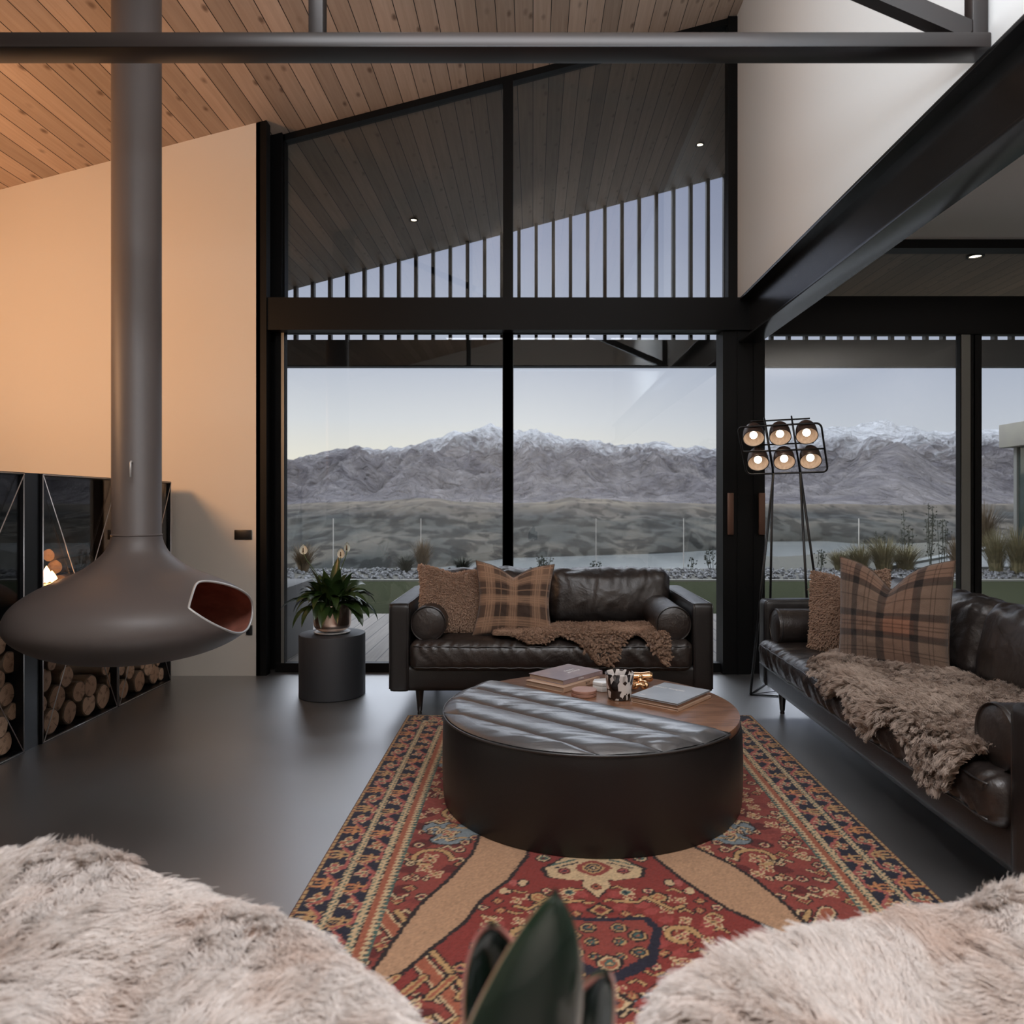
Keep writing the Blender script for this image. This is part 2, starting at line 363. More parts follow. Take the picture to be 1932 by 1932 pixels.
mb = MB(); mb.hexa([(-.15, UY, 2.7), (1.49, UY, 2.7), (1.49, UY+.012, 2.7), (-.15, UY+.012, 2.7)], [(-.15, UY, roof(-.15)-.04), (1.49, UY, roof(1.49)-.04), (1.49, UY+.012, roof(1.49)-.04), (-.15, UY+.012, roof(-.15)-.04)])
mb.build('window_pane', M['glass'], wtop)
# side column of the glazing at the cream wall
mb = MB()
for a, b_, y0, y1 in ((-2.016, -1.945, 5.457, 5.54), (-2.016, -1.90, 5.66, 5.72)):
    mb.hexa([(a, y0, 0), (b_, y0, 0), (b_, y1, 0), (a, y1, 0)], [(a, y0, roof(a)), (b_, y0, roof(b_)), (b_, y1, roof(b_)), (a, y1, roof(a))])
mb.hexa([(-2.02, 5.457, 0), (-1.99, 5.457, 0), (-1.99, 5.72, 0), (-2.02, 5.72, 0)], [(-2.02, 5.457, roof(-2.02)), (-1.99, 5.457, roof(-1.99)), (-1.99, 5.72, roof(-1.99)), (-2.02, 5.72, roof(-2.02))])
struct(mb, 'trim_1', M['frame'])
struct(MB().box((-2.016, 5.47, 2.53), (1.72, 5.60, 2.767)).box((-2.016, 5.60, 2.71), (1.56, 5.78, 2.767)), 'trim_2', M['frame'])     # transom beam
struct(MB().box((1.40, 5.50, 0), (1.60, 5.70, 2.6)).box((1.60, 5.52, 0), (1.715, 5.70, 2.6)).box((1.505, 5.492, 0), (1.512, 5.50, 2.53)).box((1.63, 5.512, 0), (1.637, 5.52, 2.53)), 'trim_3', M['frame'])   # corner post
struct(MB().box((1.72, 5.55, 2.517), (5.2, 5.635, 2.80)), 'trim_4', M['frame'], bevel=.004)       # annex lintel
struct(MB().box((1.66, 5.55, 3.155), (5.2, 5.68, 3.23)), 'trim_5', M['frame'])
struct(MB().box((1.66, 5.62, 3.23), (2.35, 5.72, 5.1)), 'wall_annex_upstand', M['frame'])
t1 = thing('window_2', None, None, (3.4, WY, 2.8)); t1['kind'] = 'structure'
MB().box((1.74, WY+.02, 2.79), (5.2, WY+.032, 3.16)).build('window_pane', M['glass'], t1)

def slider(name, x0, x1, handle=None, grey=None, z1=2.59, y=WY, st=.05, st0=None, st1=None):
    d = thing(name, None, None, ((x0+x1)/2, y, 0)); d['kind'] = 'structure'
    a = st0 if st0 is not None else st; b = st1 if st1 is not None else st
    mb = MB().box((x0, y-.025, 0), (x0+a, y+.035, z1)).box((x1-b, y-.025, 0), (x1, y+.035, z1)).box((x0, y-.03, 0), (x1, y+.035, .068)).box((x0, y-.025, z1-.06), (x1, y+.035, z1))
    mb.build('door_frame', M['frame'], d)
    MB().box((x0+a, y, .06), (x1-b, y+.01, z1-.05)).build('door_pane', M['glass'], d)
    if grey:
        for gx0, gx1 in grey: MB().box((gx0, y-.032, .07), (gx1, y-.02, z1-.03)).build('door_stile', M['frame_grey'], d)
    for hx in handle or ():
        h = MB(); h.box((hx, y-.14, 1.03), (hx+.045, y-.118, 1.335)).box((hx+.01, y-.12, 1.035), (hx+.035, y-.03, 1.065)).box((hx+.01, y-.12, 1.30), (hx+.035, y-.03, 1.33))
        h.build('door_handle', M['bronze'], d, bevel=.003)
        MB().box((hx+.015, y-.036, .93), (hx+.04, y-.025, .99)).build('door_lock', M['bronze'], d)
slider('door_1', -1.92, -.15, grey=[(-1.875, -1.853)], st=.075, st0=.07)
slider('door_2', -.22, 1.50, handle=[1.425], st=.075, st1=.08)
slider('door_3', 1.60, 3.30, handle=[1.655], grey=[(3.195, 3.262)], st=.11)
slider('door_4', 3.29, 5.2, st=.06)

# ---- steelwork
big = thing('steel_beam', 'large black steel I-beam running from the window wall to the upper right corner', 'beam', (1.59, 1.6, 2.44))
MB().box((1.517, -3.2, 2.44), (1.67, 5.50, 2.458)).build('bottom_flange', M['steel'], big, bevel=.002)
MB().box((1.588, -3.2, 2.458), (1.602, 5.50, 2.749)).build('web', M['steel'], big)
MB().box((1.517, -3.2, 2.749), (1.67, 5.50, 2.767)).build('top_flange', M['steel'], big, bevel=.002)
tr = thing('roof_truss', 'brown-black steel truss crossing the top of the room in front of the flue', 'truss', (0, 2.58, 2.80))
MB().box((-4.3, 2.53, 2.80), (1.555, 2.63, 2.852)).build('tie_beam', M['steel_brown'], tr, bevel=.006)
MB().box((-.765, 2.545, 2.852), (-.715, 2.60, roof(-.74)+.02)).build('king_post', M['steel_brown'], tr, bevel=.004)
MB().box((1.50, 2.545, 2.852), (1.553, 2.60, roof(1.5)+.02)).build('end_post', M['steel_brown'], tr, bevel=.004)
dx, dz = -.92, .40
mb = MB()
P0 = Vector((1.50, 2.55, 2.87)); P1 = P0+Vector((-3.3, 0, 1.42)); nrm = Vector((.395, 0, .918))*.032
mb.hexa([P0-nrm, P1-nrm, P1-nrm+Vector((0, .05, 0)), P0-nrm+Vector((0, .05, 0))], [P0+nrm, P1+nrm, P1+nrm+Vector((0, .05, 0)), P0+nrm+Vector((0, .05, 0))])
mb.build('diagonal_brace', M['steel_brown'], tr)

# ------------------------------------------------------------------ outside: eaves screen, deck, lawn
sb = thing('eaves_beam', 'black beam below the row of vertical battens outside the windows', 'beam', (2, 8.86, 2.88))
MB().box((-4.3, 8.80, 2.877), (8.5, 8.92, 3.19)).build('rail', M['frame'], sb)
scr = thing('batten_screen', 'row of thin vertical black battens rising to the eaves outside the tall gable window', 'screen', (-.3, 8.86, 3.18))
k0 = (557-1005)/1410*8.86
for i in range(-3, 26):
    x = k0+i*.2033+.01
    if x > 2.34: break
    MB().box((x-.019, 8.82, 3.19), (x+.019, 8.90, roof(x-.019)-.003)).build('batten', M['frame'], scr)
scr2 = thing('batten_screen', 'short row of black battens under the low eaves outside the right-hand sliding doors', 'screen', (4.3, 8.86, 3.18))
for i in range(21):
    x = 2.42+i*.2033
    MB().box((x-.019, 8.82, 3.19), (x+.019, 8.90, 3.348)).build('batten', M['frame'], scr2)
po = thing('eaves_post', 'dark post carrying the eaves beam behind the corner frame of the sliding doors', 'post', (2.45, 8.86, -.02))
MB().box((2.40, 8.80, -.02), (2.52, 8.92, 2.88)).build('shaft', M['frame'], po)
struct(MB().box((-6, 5.68, -.12), (9, 8.70, -.02)), 'deck', M['deck'])
struct(MB().box((-30, 8.70, -.14), (26, 12.45, -.03)), 'lawn', M['grass'])
struct(MB().box((-30, 12.45, -.1), (26, 12.52, .0)), 'trim_kerb', M['kerb'])
# concrete block wall by the deck behind the plant stool
tag(MB().box((-2.9, 5.80, -.02), (-2.0, 6.82, .575)).build('planter_box', M['plant'], None, bevel=.01), 'low grey rendered wall block on the deck behind the round stool', 'planter')
# stones
rnd = random.Random(4); mb = MB()
ico = bmesh.new(); bmesh.ops.create_icosphere(ico, subdivisions=1, radius=1); IV = [v.co.copy() for v in ico.verts]; IF = [tuple(v.index for v in f.verts) for f in ico.faces]; ico.free()
for i in range(2600):
    x = rnd.uniform(-7, 9.9); y = rnd.uniform(12.55, 14.4); s = rnd.uniform(.022, .055); q = Quaternion((rnd.random(), rnd.random(), rnd.random(), rnd.random())).normalized()
    sc3 = Vector((rnd.uniform(.8, 1.5), rnd.uniform(.7, 1.2), rnd.uniform(.45, .8)))
    zz = rnd.uniform(-.01, .015)
    mb.add([(q @ Vector((v.x*sc3.x, v.y*sc3.y, v.z*sc3.z)))*s*rnd.uniform(.85, 1.15)+Vector((x, y, zz)) for v in IV], IF)
tag(mb.build('river_stones', M['stone'], None), 'band of grey river stones beyond the lawn edge', 'stones', kind='stuff')
struct(MB().box((-30, 12.52, -.3), (26, 14.7, -.01)), 'ground_1', M['soil'])
# glass balustrade panels
for i in range(-4, 6):
    xc = (773-1005)/1410*13.2+i*1.70
    p = thing('balustrade_panel', 'frameless glass balustrade panel beyond the stones', 'balustrade', (xc, 14.5, 0), group='row of glass balustrade panels')
    MB().box((xc+.012, 14.5, -.2), (xc+1.69, 14.512, .98)).build('pane', M['glass2'], p)
    MB().box((xc-.004, 14.495, -.2), (xc+.008, 14.517, .98)).build('edge', M['rim'], p)
# ------------------------------------------------------------------ terrain
def interp(pts, x):
    if x <= pts[0][0]: return pts[0][1]
    for (a, b), (c, d) in zip(pts, pts[1:]):
        if x <= c: return b+(d-b)*(x-a)/(c-a)
    return pts[-1][1]
def rock_mat(name, kind):
    m = bpy.data.materials.new(name); m.use_nodes = True; nt = m.node_tree; b = nt.nodes['Principled BSDF']; b.inputs['Roughness'].default_value = .95; b.inputs['Specular IOR Level'].default_value = .1
    g = nd(nt, 'ShaderNodeNewGeometry'); s = nd(nt, 'ShaderNodeSeparateXYZ'); nt.links.new(g.outputs['Position'], s.inputs[0])
    def nz(scale, st=(1, 1, 1), det=9, dist=0):
        mp = nd(nt, 'ShaderNodeMapping'); mp.inputs[3].default_value = st; nt.links.new(g.outputs['Position'], mp.inputs[0])
        n = nd(nt, 'ShaderNodeTexNoise'); n.inputs['Scale'].default_value = scale; n.inputs['Detail'].default_value = det; n.inputs['Distortion'].default_value = dist; nt.links.new(mp.outputs[0], n.inputs[0]); return n.outputs[0]
    if kind == 'mountain':
        rockc = ramp(nt, nz(.004, dist=1), [(.35, (.095, .088, .098)), (.5, (.125, .116, .122)), (.65, (.16, .148, .15))])  # muted purple-grey rock, distance haze mixed into the colour
        fine = nz(.012, (1, .35, 1), 12, 1.5)
        f2 = nz(.0022, (1, .3, 1), 6)
        zz = mth(nt, 'ADD', s.outputs[2], mth(nt, 'ADD', mth(nt, 'MULTIPLY', mth(nt, 'SUBTRACT', fine, .5), 620), mth(nt, 'MULTIPLY', mth(nt, 'SUBTRACT', f2, .5), 260)))
        rgt = ramp(nt, mth(nt, 'MULTIPLY_ADD', s.outputs[0], 1/6000, .5), [(.25, (.85,)*3), (.6, (.5,)*3), (.9, (.25,)*3)])
        line = mth(nt, 'MULTIPLY_ADD', rgt, 120, 330)
        sn = ramp(nt, mth(nt, 'DIVIDE', mth(nt, 'SUBTRACT', zz, line), 320), [(.0, (0, 0, 0)), (.3, (.4,)*3), (.7, (.95,)*3)])
        nt.links.new(mixc(nt, sn, rockc, (.40, .41, .43)), b.inputs['Base Color'])
        bp = nd(nt, 'ShaderNodeBump'); bp.inputs['Strength'].default_value = 1; bp.inputs['Distance'].default_value = 110; nt.links.new(fine, bp.inputs['Height']); nt.links.new(bp.outputs[0], b.inputs['Normal'])
    else:
        a = ramp(nt, nz(.009, (1, .5, 1.6), dist=.8), [(.38, (.026, .028, .027)), (.5, (.042, .041, .037)), (.62, (.068, .060, .050))])
        t = ramp(nt, nz(.045, (1, .35, 2), det=14, dist=.4), [(.46, (.35,)*3), (.53, (1.15,)*3)])
        # dark bush covers the steep slope above the shore, dry grass the plateau
        pl = ramp(nt, mth(nt, 'MULTIPLY_ADD', s.outputs[2], 1/70, 60/70), [(.62, (0, 0, 0)), (.92, (1, 1, 1))])
        col = mixc(nt, pl, mixc(nt, 1.0, a, t, 'MULTIPLY'), mixc(nt, 1.0, mixc(nt, ramp(nt, nz(.012, (1, .5, 1), det=12), [(.42, (0, 0, 0)), (.56, (1, 1, 1))]), (.070, .060, .050), (.125, .105, .082)), ramp(nt, nz(.06, (1, .25, 1), det=12), [(.36, (.35,)*3), (.46, (1, 1, 1))]), 'MULTIPLY'))
        nt.links.new(col, b.inputs['Base Color'])
        bp = nd(nt, 'ShaderNodeBump'); bp.inputs['Strength'].default_value = .5; bp.inputs['Distance'].default_value = 8; nt.links.new(nz(.02, det=8), bp.inputs['Height']); nt.links.new(bp.outputs[0], b.inputs['Normal'])
    return m
CREST = [(-400, 905), (300, 900), (450, 892), (543, 872), (570, 862), (600, 855), (640, 847), (663, 844), (675, 841), (688, 844), (705, 847), (722, 848), (738, 841), (748, 845), (775, 840), (800, 833), (830, 827), (843, 820), (856, 814), (880, 817), (905, 808), (918, 803), (928, 801), (940, 805), (960, 810), (985, 812), (1003, 810), (1030, 817), (1055, 822), (1062, 826), (1080, 826), (1100, 830), (1115, 829), (1130, 830), (1160, 838), (1190, 836), (1210, 835), (1230, 832), (1250, 831), (1262, 838), (1280, 844), (1300, 843), (1330, 846), (1360, 845), (1400, 845), (1440, 835), (1500, 815), (1560, 806), (1600, 804), (1625, 799), (1645, 794), (1668, 791), (1684, 795), (1697, 804), (1722, 802), (1735, 810), (1752, 816), (1780, 814), (1812, 813), (1850, 812), (1900, 810), (1932, 809), (2200, 820), (2600, 850)]
def terrain(name, m, px0, px1, npx, d0, d1, nd_, crest, zfoot, shape, amp, nscale, seed, rough_crest=0):
    mb = MB(); P = []
    for i in range(npx+1):
        px = px0+(px1-px0)*i/npx; row = []
        u = (px-1005)/1410
        zc_ = EYE+(952-crest(px))/1410*d1
        for j in range(nd_+1):
            t = j/nd_*1.12; D = d0+(d1-d0)*t
            x = u*D
            if t <= 1: h = zfoot(px)+(zc_-zfoot(px))*shape(t)
            else: h = zc_-(t-1)*900*(.2 if amp < 30 else 1)
            nn = noise.ridged_multi_fractal(Vector((x*nscale+seed, D*nscale*.45, seed)), 1.0, 2.1, 6, 1.0, 2.0)-1.1
            e = math.sin(min(t, 1)*PI)**.8 if t < 1 else 0
            h += amp*nn*e
            h += rough_crest*noise.noise(Vector((x*.02, seed, D*.004)))*min(1, t*1.5)
            row.append((x, D, h))
        P.append(row)
    mb.grid(P)
    return struct(mb, name, m, smooth=True)
mrock = rock_mat('mountain_rock_and_snow', 'mountain'); mhill = rock_mat('hill_scrub', 'hill')
terrain('mountains', mrock, -300, 2400, 640, 3300, 7000, 90, lambda p: interp(CREST, p), lambda p: 0, lambda t: t**1.25, 240, .0013, 3.3, 22)
SPUR = [(1380, 985), (1480, 965), (1560, 925), (1620, 880), (1665, 845), (1693, 830), (1720, 845), (1760, 875), (1810, 905), (1870, 925), (1940, 950), (2100, 990)]
terrain('mountain_spur', mrock, 1380, 2100, 120, 3000, 4300, 40, lambda p: interp(SPUR, p), lambda p: -10, lambda t: t**1.1, 55, .0016, 8.1, 8)
HC = [(-200, 962), (400, 958), (543, 956), (600, 951), (650, 948), (700, 947), (740, 944), (790, 941), (830, 943), (870, 950), (920, 953), (970, 955), (1000, 950), (1040, 948), (1075, 940), (1100, 944), (1145, 944), (1190, 950), (1250, 951), (1300, 952), (1360, 957), (1440, 961), (1932, 966), (2300, 968)]
SH = [(-200, 1082), (543, 1078), (700, 1073), (830, 1070), (960, 1053), (1050, 1050), (1150, 1047), (1250, 1044), (1360, 1037), (1430, 1022), (1560, 1021), (1620, 1026), (1750, 1024), (1932, 1024), (2300, 1024)]
def hillgrid():
    mb = MB(); P = []
    for i in range(321):
        px = -200+2500*i/320; u = (px-1005)/1410
        ds = (60+EYE)*1410/(interp(SH, px)-952); dc = 1500
        zc_ = EYE+(952-interp(HC, px))/1410*dc; row = []
        for j in range(76):
            t = -.06+j/50*1.06 if j <= 50 else 1+((3600-ds)/(dc-ds)-1)*((j-50)/25)**1.3; D = ds+(dc-ds)*t; x = u*D
            tt = max(0, min(1, t)); sh = tt**.6
            h = -60+(zc_+60)*sh if t >= 0 else -60+t*200
            e = math.sin(tt*PI)**.7
            h += 16*e*(noise.fractal(Vector((x*.004, D*.003, 1.7)), 1.0, 2.0, 5))+7*e*noise.noise(Vector((x*.02, D*.015, 4)))
            if t > 1: h = max(zc_, -3)+2+9*noise.noise(Vector((x*.004, D*.002, 6)))
            row.append((x, D, h))
        P.append(row)
    mb.grid(P); return struct(mb, 'hills', mhill, smooth=True)
hillgrid()
ml = mat('lake_water', (.20, .21, .215), .12, 0, .5, ior=1.33, bump=[(.02, .05, U)])
struct(MB().box((-1500, 20, -61), (1900, 1900, -60)), 'lake', ml)
# slope from the garden down to the lake
mb = MB(); mb.grid([[(-60, 14.7, -.05), (60, 14.7, -.05)], [(-90, 40, -12), (90, 40, -12)], [(-200, 150, -66), (200, 150, -66)]]); struct(mb, 'ground_2', M['soil'])

# right-hand garden bank, path and neighbour wing
mb = MB()
P = []
for i in range(13):
    x = 4.6+i*.8; row = []
    for j in range(9):
        y = 14.3+j*.5; row.append((x, y, -.02+max(0, (x-6.3))*.10*min(1, j/3)+.03*noise.noise(Vector((x, y, 0)))))
    P.append(row)
mb.grid(P); struct(mb, 'ground_bank', M['soil'], smooth=True)
tag(MB().hexa([(6.9, 14.45, .0), (9.9, 15.6, .10), (9.9, 15.9, .10), (6.9, 14.75, .0)], [(6.9, 14.45, .06), (9.9, 15.6, .40), (9.9, 15.9, .40), (6.9, 14.75, .06)]).hexa([(7.2, 14.45, .0), (9.9, 14.45, .0), (9.9, 15.6, .1), (7.2, 14.52, .0)], [(7.2, 14.45, .03), (9.9, 14.45, .06), (9.9, 15.6, .36), (7.2, 14.52, .05)]).build('garden_ramp', M['path'], None), 'grey sloping ramp rising behind the tussocks at the right', 'ramp')
bld = thing('neighbour_wing', 'concrete-edged flat-roofed house wing with glazed wall at the far right', 'building', (11, 16, 0))
MB().box((9.98, 11.2, 2.46), (16, 16.0, 2.95)).build('roof_fascia', M['graypaint'], bld, bevel=.01)
MB().box((10.20, 15.75, -.1), (10.28, 15.85, 2.46)).build('corner_column', M['frame_grey'], bld)
MB().box((10.24, 11.4, -.1), (10.25, 15.75, 2.46)).build('glazed_wall', mat('green_tinted_glass', (.03, .045, .04), .05, 0, .8), bld)
MB().box((10.30, 15.7, -.1), (16, 15.9, 2.4)).build('rear_wall', M['frame'], bld)

def tussock(x, y, z, h, w, n, m, label, seed, group=None):
    r = random.Random(seed); mb = MB()
    for k in range(int(n*1.8)):
        a = r.uniform(0, 2*PI); l = h*r.uniform(.55, 1.1); sp = w*r.uniform(.1, 1)**.8; b0 = r.uniform(0, .28)*w; wd = r.uniform(.004, .008)
        px_, py_ = x+math.cos(a)*b0, y+math.sin(a)*b0; tx, ty = math.cos(a), math.sin(a); pts = []
        for q in range(4):
            s = q/3; pts.append(Vector((px_+tx*sp*s**1.7, py_+ty*sp*s**1.7, z+l*(s-.25*s**3*(sp/w)))))
        s1 = Vector((-ty, tx, 0)) if abs(ty) > .5 or True else 0
        if abs(s1.x) < .35: s1 = Vector((.7, s1.y, 0)).normalized()
        v = []
        for q, p in enumerate(pts): ww = wd*(1-.8*q/3); v += [p-s1*ww, p+s1*ww]
        mb.add(v, [(0, 1, 3, 2), (2, 3, 5, 4), (4, 5, 7, 6)])
    return tag(mb.build('tussock_grass', m, None), label, 'tussock', group)
def gx(px, D): return (px-1005)/1410*D
T = [(572, 14.0, .55, .32, 260, 'tussd', 'brown tussock at the left window edge behind the peace lily'),
     (797, 14.0, .62, .24, 260, 'tussd', 'upright bronze tussock beyond the lawn behind the loveseat'),
     (765, 13.9, .35, .30, 160, 'shrub', 'low dark clump at the foot of the bronze tussock'),
     (873, 14.1, .30, .34, 170, 'shrub', 'low dark tuft beyond the lawn next to the door mullion'),
     (1585, 14.2, .42, .30, 240, 'tuss', 'small straw tussock leftmost of the clump beside the lamp'),
     (1625, 14.1, .55, .42, 300, 'tuss', 'straw tussock behind the teddy pillow on the long sofa'),
     (1668, 14.0, .68, .45, 360, 'tuss', 'tallest straw tussock above the dip of the plaid pillow'),
     (1710, 14.2, .55, .48, 300, 'tuss', 'wide straw tussock left of the grey ramp'),
     (1806, 13.6, .75, .22, 240, 'tussd', 'brown tussock against the grey door stile'),
     (1880, 13.8, .85, .38, 330, 'tuss', 'pale tussock standing on the stones before the house wing'),
     (1922, 13.6, .90, .42, 330, 'tuss', 'pale tussock cut by the right edge of the view'),
     (1858, 16.5, 1.1, .55, 300, 'tussd', 'bushy grey shrub rising beside the house wing column')]
for i, (px, D, h, wdt, n, m, lb) in enumerate(T): tussock(gx(px, D), D, 0 if D < 15 else .25, h, wdt, n, M[m], lb, 30+i)
def sprig(px, D, h, nst, lb, seed, spread=.15, m='shrub', z=0):
    r = random.Random(seed); mb = MB(); x = gx(px, D)
    for k in range(nst):
        a = r.uniform(-1, 1)*spread; hh = h*r.uniform(.6, 1); pts = [Vector((x+a*.4, D+r.uniform(-.1, .1), z)), Vector((x+a*.8, D, z+hh*.5)), Vector((x+a, D, z+hh))]
        mb.tube(pts, .006, 4)
        for q in range(int(18*hh)+6):
            s = r.uniform(.25, 1); p = pts[0].lerp(pts[2], s)+Vector((r.uniform(-.05, .05), r.uniform(-.05, .05), 0)); l = r.uniform(.025, .05); d = Vector((r.uniform(-1, 1), r.uniform(-.5, .5), r.uniform(-.2, 1))).normalized()*l; c = Vector((d.z, 0, -d.x)).normalized()*l*.35 if abs(d.z)+abs(d.x) > 1e-6 else Vector((l, 0, 0))
            mb.add([p, p+d*.5+c, p+d, p+d*.5-c], [(0, 1, 2, 3)])
    return tag(mb.build('garden_shrub', M[m], None), lb, 'shrub')
sprig(1345, 14.1, .42, 5, 'sparse leafy sprig against the lake beside the door handle', 3)
sprig(1304, 14.1, .28, 2, 'thin bare twig on the stones behind the loveseat arm', 5, .05)
sprig(1545, 14.2, .40, 5, 'leafy sprig seen between the lamp legs', 6)
sprig(1600, 14.2, .42, 5, 'leafy sprig just left of the straw tussocks', 7)
sprig(1660, 14.5, .75, 5, 'dark shrub poking up behind the tallest tussock', 8, .14)
sprig(1715, 14.6, 1.12, 5, 'leaning dark shrub left of the tall pair', 9, .16)
sprig(1757, 14.6, 1.28, 6, 'tallest dark flax-like shrub before the hills', 10, .12)
sprig(1780, 14.6, 1.15, 5, 'dark upright shrub next to the grey door stile', 11, .14)
sprig(1025, 14.0, .30, 7, 'spiky dark plant behind the plaid pillow of the loveseat', 12, .18)
sprig(1125, 14.0, .20, 4, 'tiny spiky plant beyond the loveseat back', 13, .12)

# downlights in the soffits
for px, D, lb in ((780, 7.3, 'glowing round downlight in the dark soffit, left of the mullion'), (1320, 6.6, 'glowing round downlight in the dark soffit, near the white wall')):
    # solve for the point on the sloping soffit: z given x = u*D
    u = (px-1005)/1410; v = (952-(414 if px < 1000 else 272))/1410
    D = (4.566-EYE)/(v-.2614*u); x = u*D; z = roof(x)
    d = thing('downlight', lb, 'downlight', (x, D, z))
    MB().lathe([(.05, 0.004), (.05, -.012), (.036, -.012), (.036, .004)], (x, D, z), 24).build('trim_ring', M['frame'], d, smooth='auto')
    MB().lathe([(.001, -.010), (.034, -.004)], (x, D, z), 24).build('lens', M['down'], d)
x = gx(1840, 6.3); d = thing('downlight', 'glowing round downlight in the low soffit above the right-hand doors', 'downlight', (x, 6.3, 3.35))
MB().lathe([(.07, 0.004), (.07, -.014), (.05, -.014), (.05, .004)], (x, 6.3, 3.35), 24).build('trim_ring', M['frame'], d, smooth='auto')
MB().lathe([(.001, -.010), (.048, -.004)], (x, 6.3, 3.35), 24).build('lens', M['down'], d)
# ------------------------------------------------------------------ rug (knotted pattern woven as point colours)
RX0, RX1, RY0, RY1 = -.735, 1.285, 1.38, 4.40
def rug():
    st = .006; nx = int((RX1-RX0)/st); ny = int((RY1-RY0)/st)
    xs = np.linspace(RX0, RX1, nx+1); ys = np.linspace(RY0, RY1, ny+1)
    X, Y = np.meshgrid(xs, ys, indexing='ij'); A = np.zeros((nx+1, ny+1, 3), np.float32)
    navy = (.016, .015, .030); mar = (.12, .018, .016); red = (.27, .052, .038); rust = (.36, .105, .055); gold = (.50, .30, .13); bei = (.60, .42, .24); teal = (.06, .12, .10); blu = (.21, .25, .27); camel = (.47, .27, .155); pink = (.40, .10, .085); blk = (.02, .012, .012)
    rs = np.random.RandomState(5)
    Xj = X+rs.normal(0, .0012, X.shape); Yj = Y+rs.normal(0, .0012, X.shape)
    def win(x0, x1, y0, y1):
        i0 = max(0, int((x0-RX0)/st)); i1 = min(nx+1, int((x1-RX0)/st)+2); j0 = max(0, int((y0-RY0)/st)); j1 = min(ny+1, int((y1-RY0)/st)+2)
        return slice(i0, max(i0, i1)), slice(j0, max(j0, j1))
    def ell(cx, cy, rx, ry, c, ang=0, p=2):
        R = max(rx, ry); s = win(cx-R, cx+R, cy-R, cy+R); dx = Xj[s]-cx; dy = Yj[s]-cy; ca, sa = math.cos(ang), math.sin(ang)
        m_ = np.abs((dx*ca+dy*sa)/rx)**p+np.abs((-dx*sa+dy*ca)/ry)**p < 1; A[s][m_] = c
    def poly(pts, c):
        xs_ = [p[0] for p in pts]; ys_ = [p[1] for p in pts]; s = win(min(xs_), max(xs_), min(ys_), max(ys_)); x = Xj[s]; y = Yj[s]; ins = np.zeros(x.shape, bool)
        n = len(pts)
        for i in range(n):
            x1, y1 = pts[i]; x2, y2 = pts[(i+1) % n]
            if y1 == y2: continue
            cnd = ((y1 > y) != (y2 > y)) & (x < (x2-x1)*(y-y1)/(y2-y1)+x1); ins ^= cnd
        A[s][ins] = c
    def line(pts, wd, c):
        for (x1, y1), (x2, y2) in zip(pts, pts[1:]):
            s = win(min(x1, x2)-wd, max(x1, x2)+wd, min(y1, y2)-wd, max(y1, y2)+wd); x = Xj[s]-x1; y = Yj[s]-y1; dx, dy = x2-x1, y2-y1; L = dx*dx+dy*dy+1e-9
            t = np.clip((x*dx+y*dy)/L, 0, 1); A[s][(x-t*dx)**2+(y-t*dy)**2 < wd*wd] = c
    def rose(cx, cy, r, cols):
        for k, c in enumerate(cols): ell(cx, cy, r*(1-k/len(cols)), r*(1-k/len(cols)), c, p=1.6)
    def dia(cx, cy, r, cols, q=1.0):
        for k, c in enumerate(cols): ell(cx, cy, r*(1-k/len(cols)), r*q*(1-k/len(cols)), c, p=1)
    # base field
    A[:] = red
    cx = .215; cy = (RY0+RY1)/2+.02
    # mottled abrash
    for i in range(500): ell(rs.uniform(RX0, RX1), rs.uniform(RY0, RY1), rs.uniform(.03, .1), rs.uniform(.01, .03), (red if i % 2 else (.22, .04, .032)))
    # corner fields: scrolls, clouds, rosettes (mirrored left/right)
    def sym(fn, x, *a): fn(x, *a, 1); fn(2*cx-x, *a, -1)
    def flower(x, y, r, s):
        for k in range(4): ell(x+math.cos(k*PI/2+.6)*r*.7, y+math.sin(k*PI/2+.6)*r*.7, r*.55, r*.42, bei, k*PI/2+.6); ell(x+math.cos(k*PI/2+.6)*r*.7, y+math.sin(k*PI/2+.6)*r*.7, r*.34, r*.24, rust if k % 2 else pink, k*PI/2+.6)
        ell(x, y, r*.35, r*.35, gold); ell(x, y, r*.16, r*.16, navy)
    def scroll(x, y, r, s, c=gold):
        pts = [(x+s*r*math.cos(a)*(1-.08*a), y+r*math.sin(a)*(1-.08*a)) for a in [k*.4 for k in range(13)]]
        line(pts, .013, blk); line(pts, .009, c)
        for k in (2, 5, 8): line([pts[k], (pts[k][0]*1.0+s*.02*math.cos(k), pts[k][1]+.022*math.sin(k+1))], .006, c)
        flower(x, y, r*.42, s)
    def cloud(x, y, r, s):
        for dx, dy, q, w_ in ((0, 0, 1.25, .6), (s*.6, .35, .75, .5), (s*.8, -.3, .8, .45), (-s*.7, .25, .7, .5), (-s*.4, -.45, .7, .35)): ell(x+dx*r, y+dy*r, q*r*.62+.008, w_*r*.8+.008, blk)
        for dx, dy, q, w_ in ((0, 0, 1.25, .6), (s*.6, .35, .75, .5), (s*.8, -.3, .8, .45), (-s*.7, .25, .7, .5), (-s*.4, -.45, .7, .35)): ell(x+dx*r, y+dy*r, q*r*.62, w_*r*.8, blu)
        for dx, dy in ((-.35, -.1), (.5, .1), (.9, -.4)): rose(x+s*dx*r, y+dy*r, .026, (blk, gold, rust, navy))
        line([(x-.5*r*s, y+.3*r), (x+.3*r*s, y+.22*r)], .005, gold); line([(x-.6*r*s, y-.3*r), (x+.1*r*s, y-.35*r)], .005, gold)
    def darkpatch(x, y, r, s): ell(x, y, r, r*.7, mar, .4*s, 1.5)
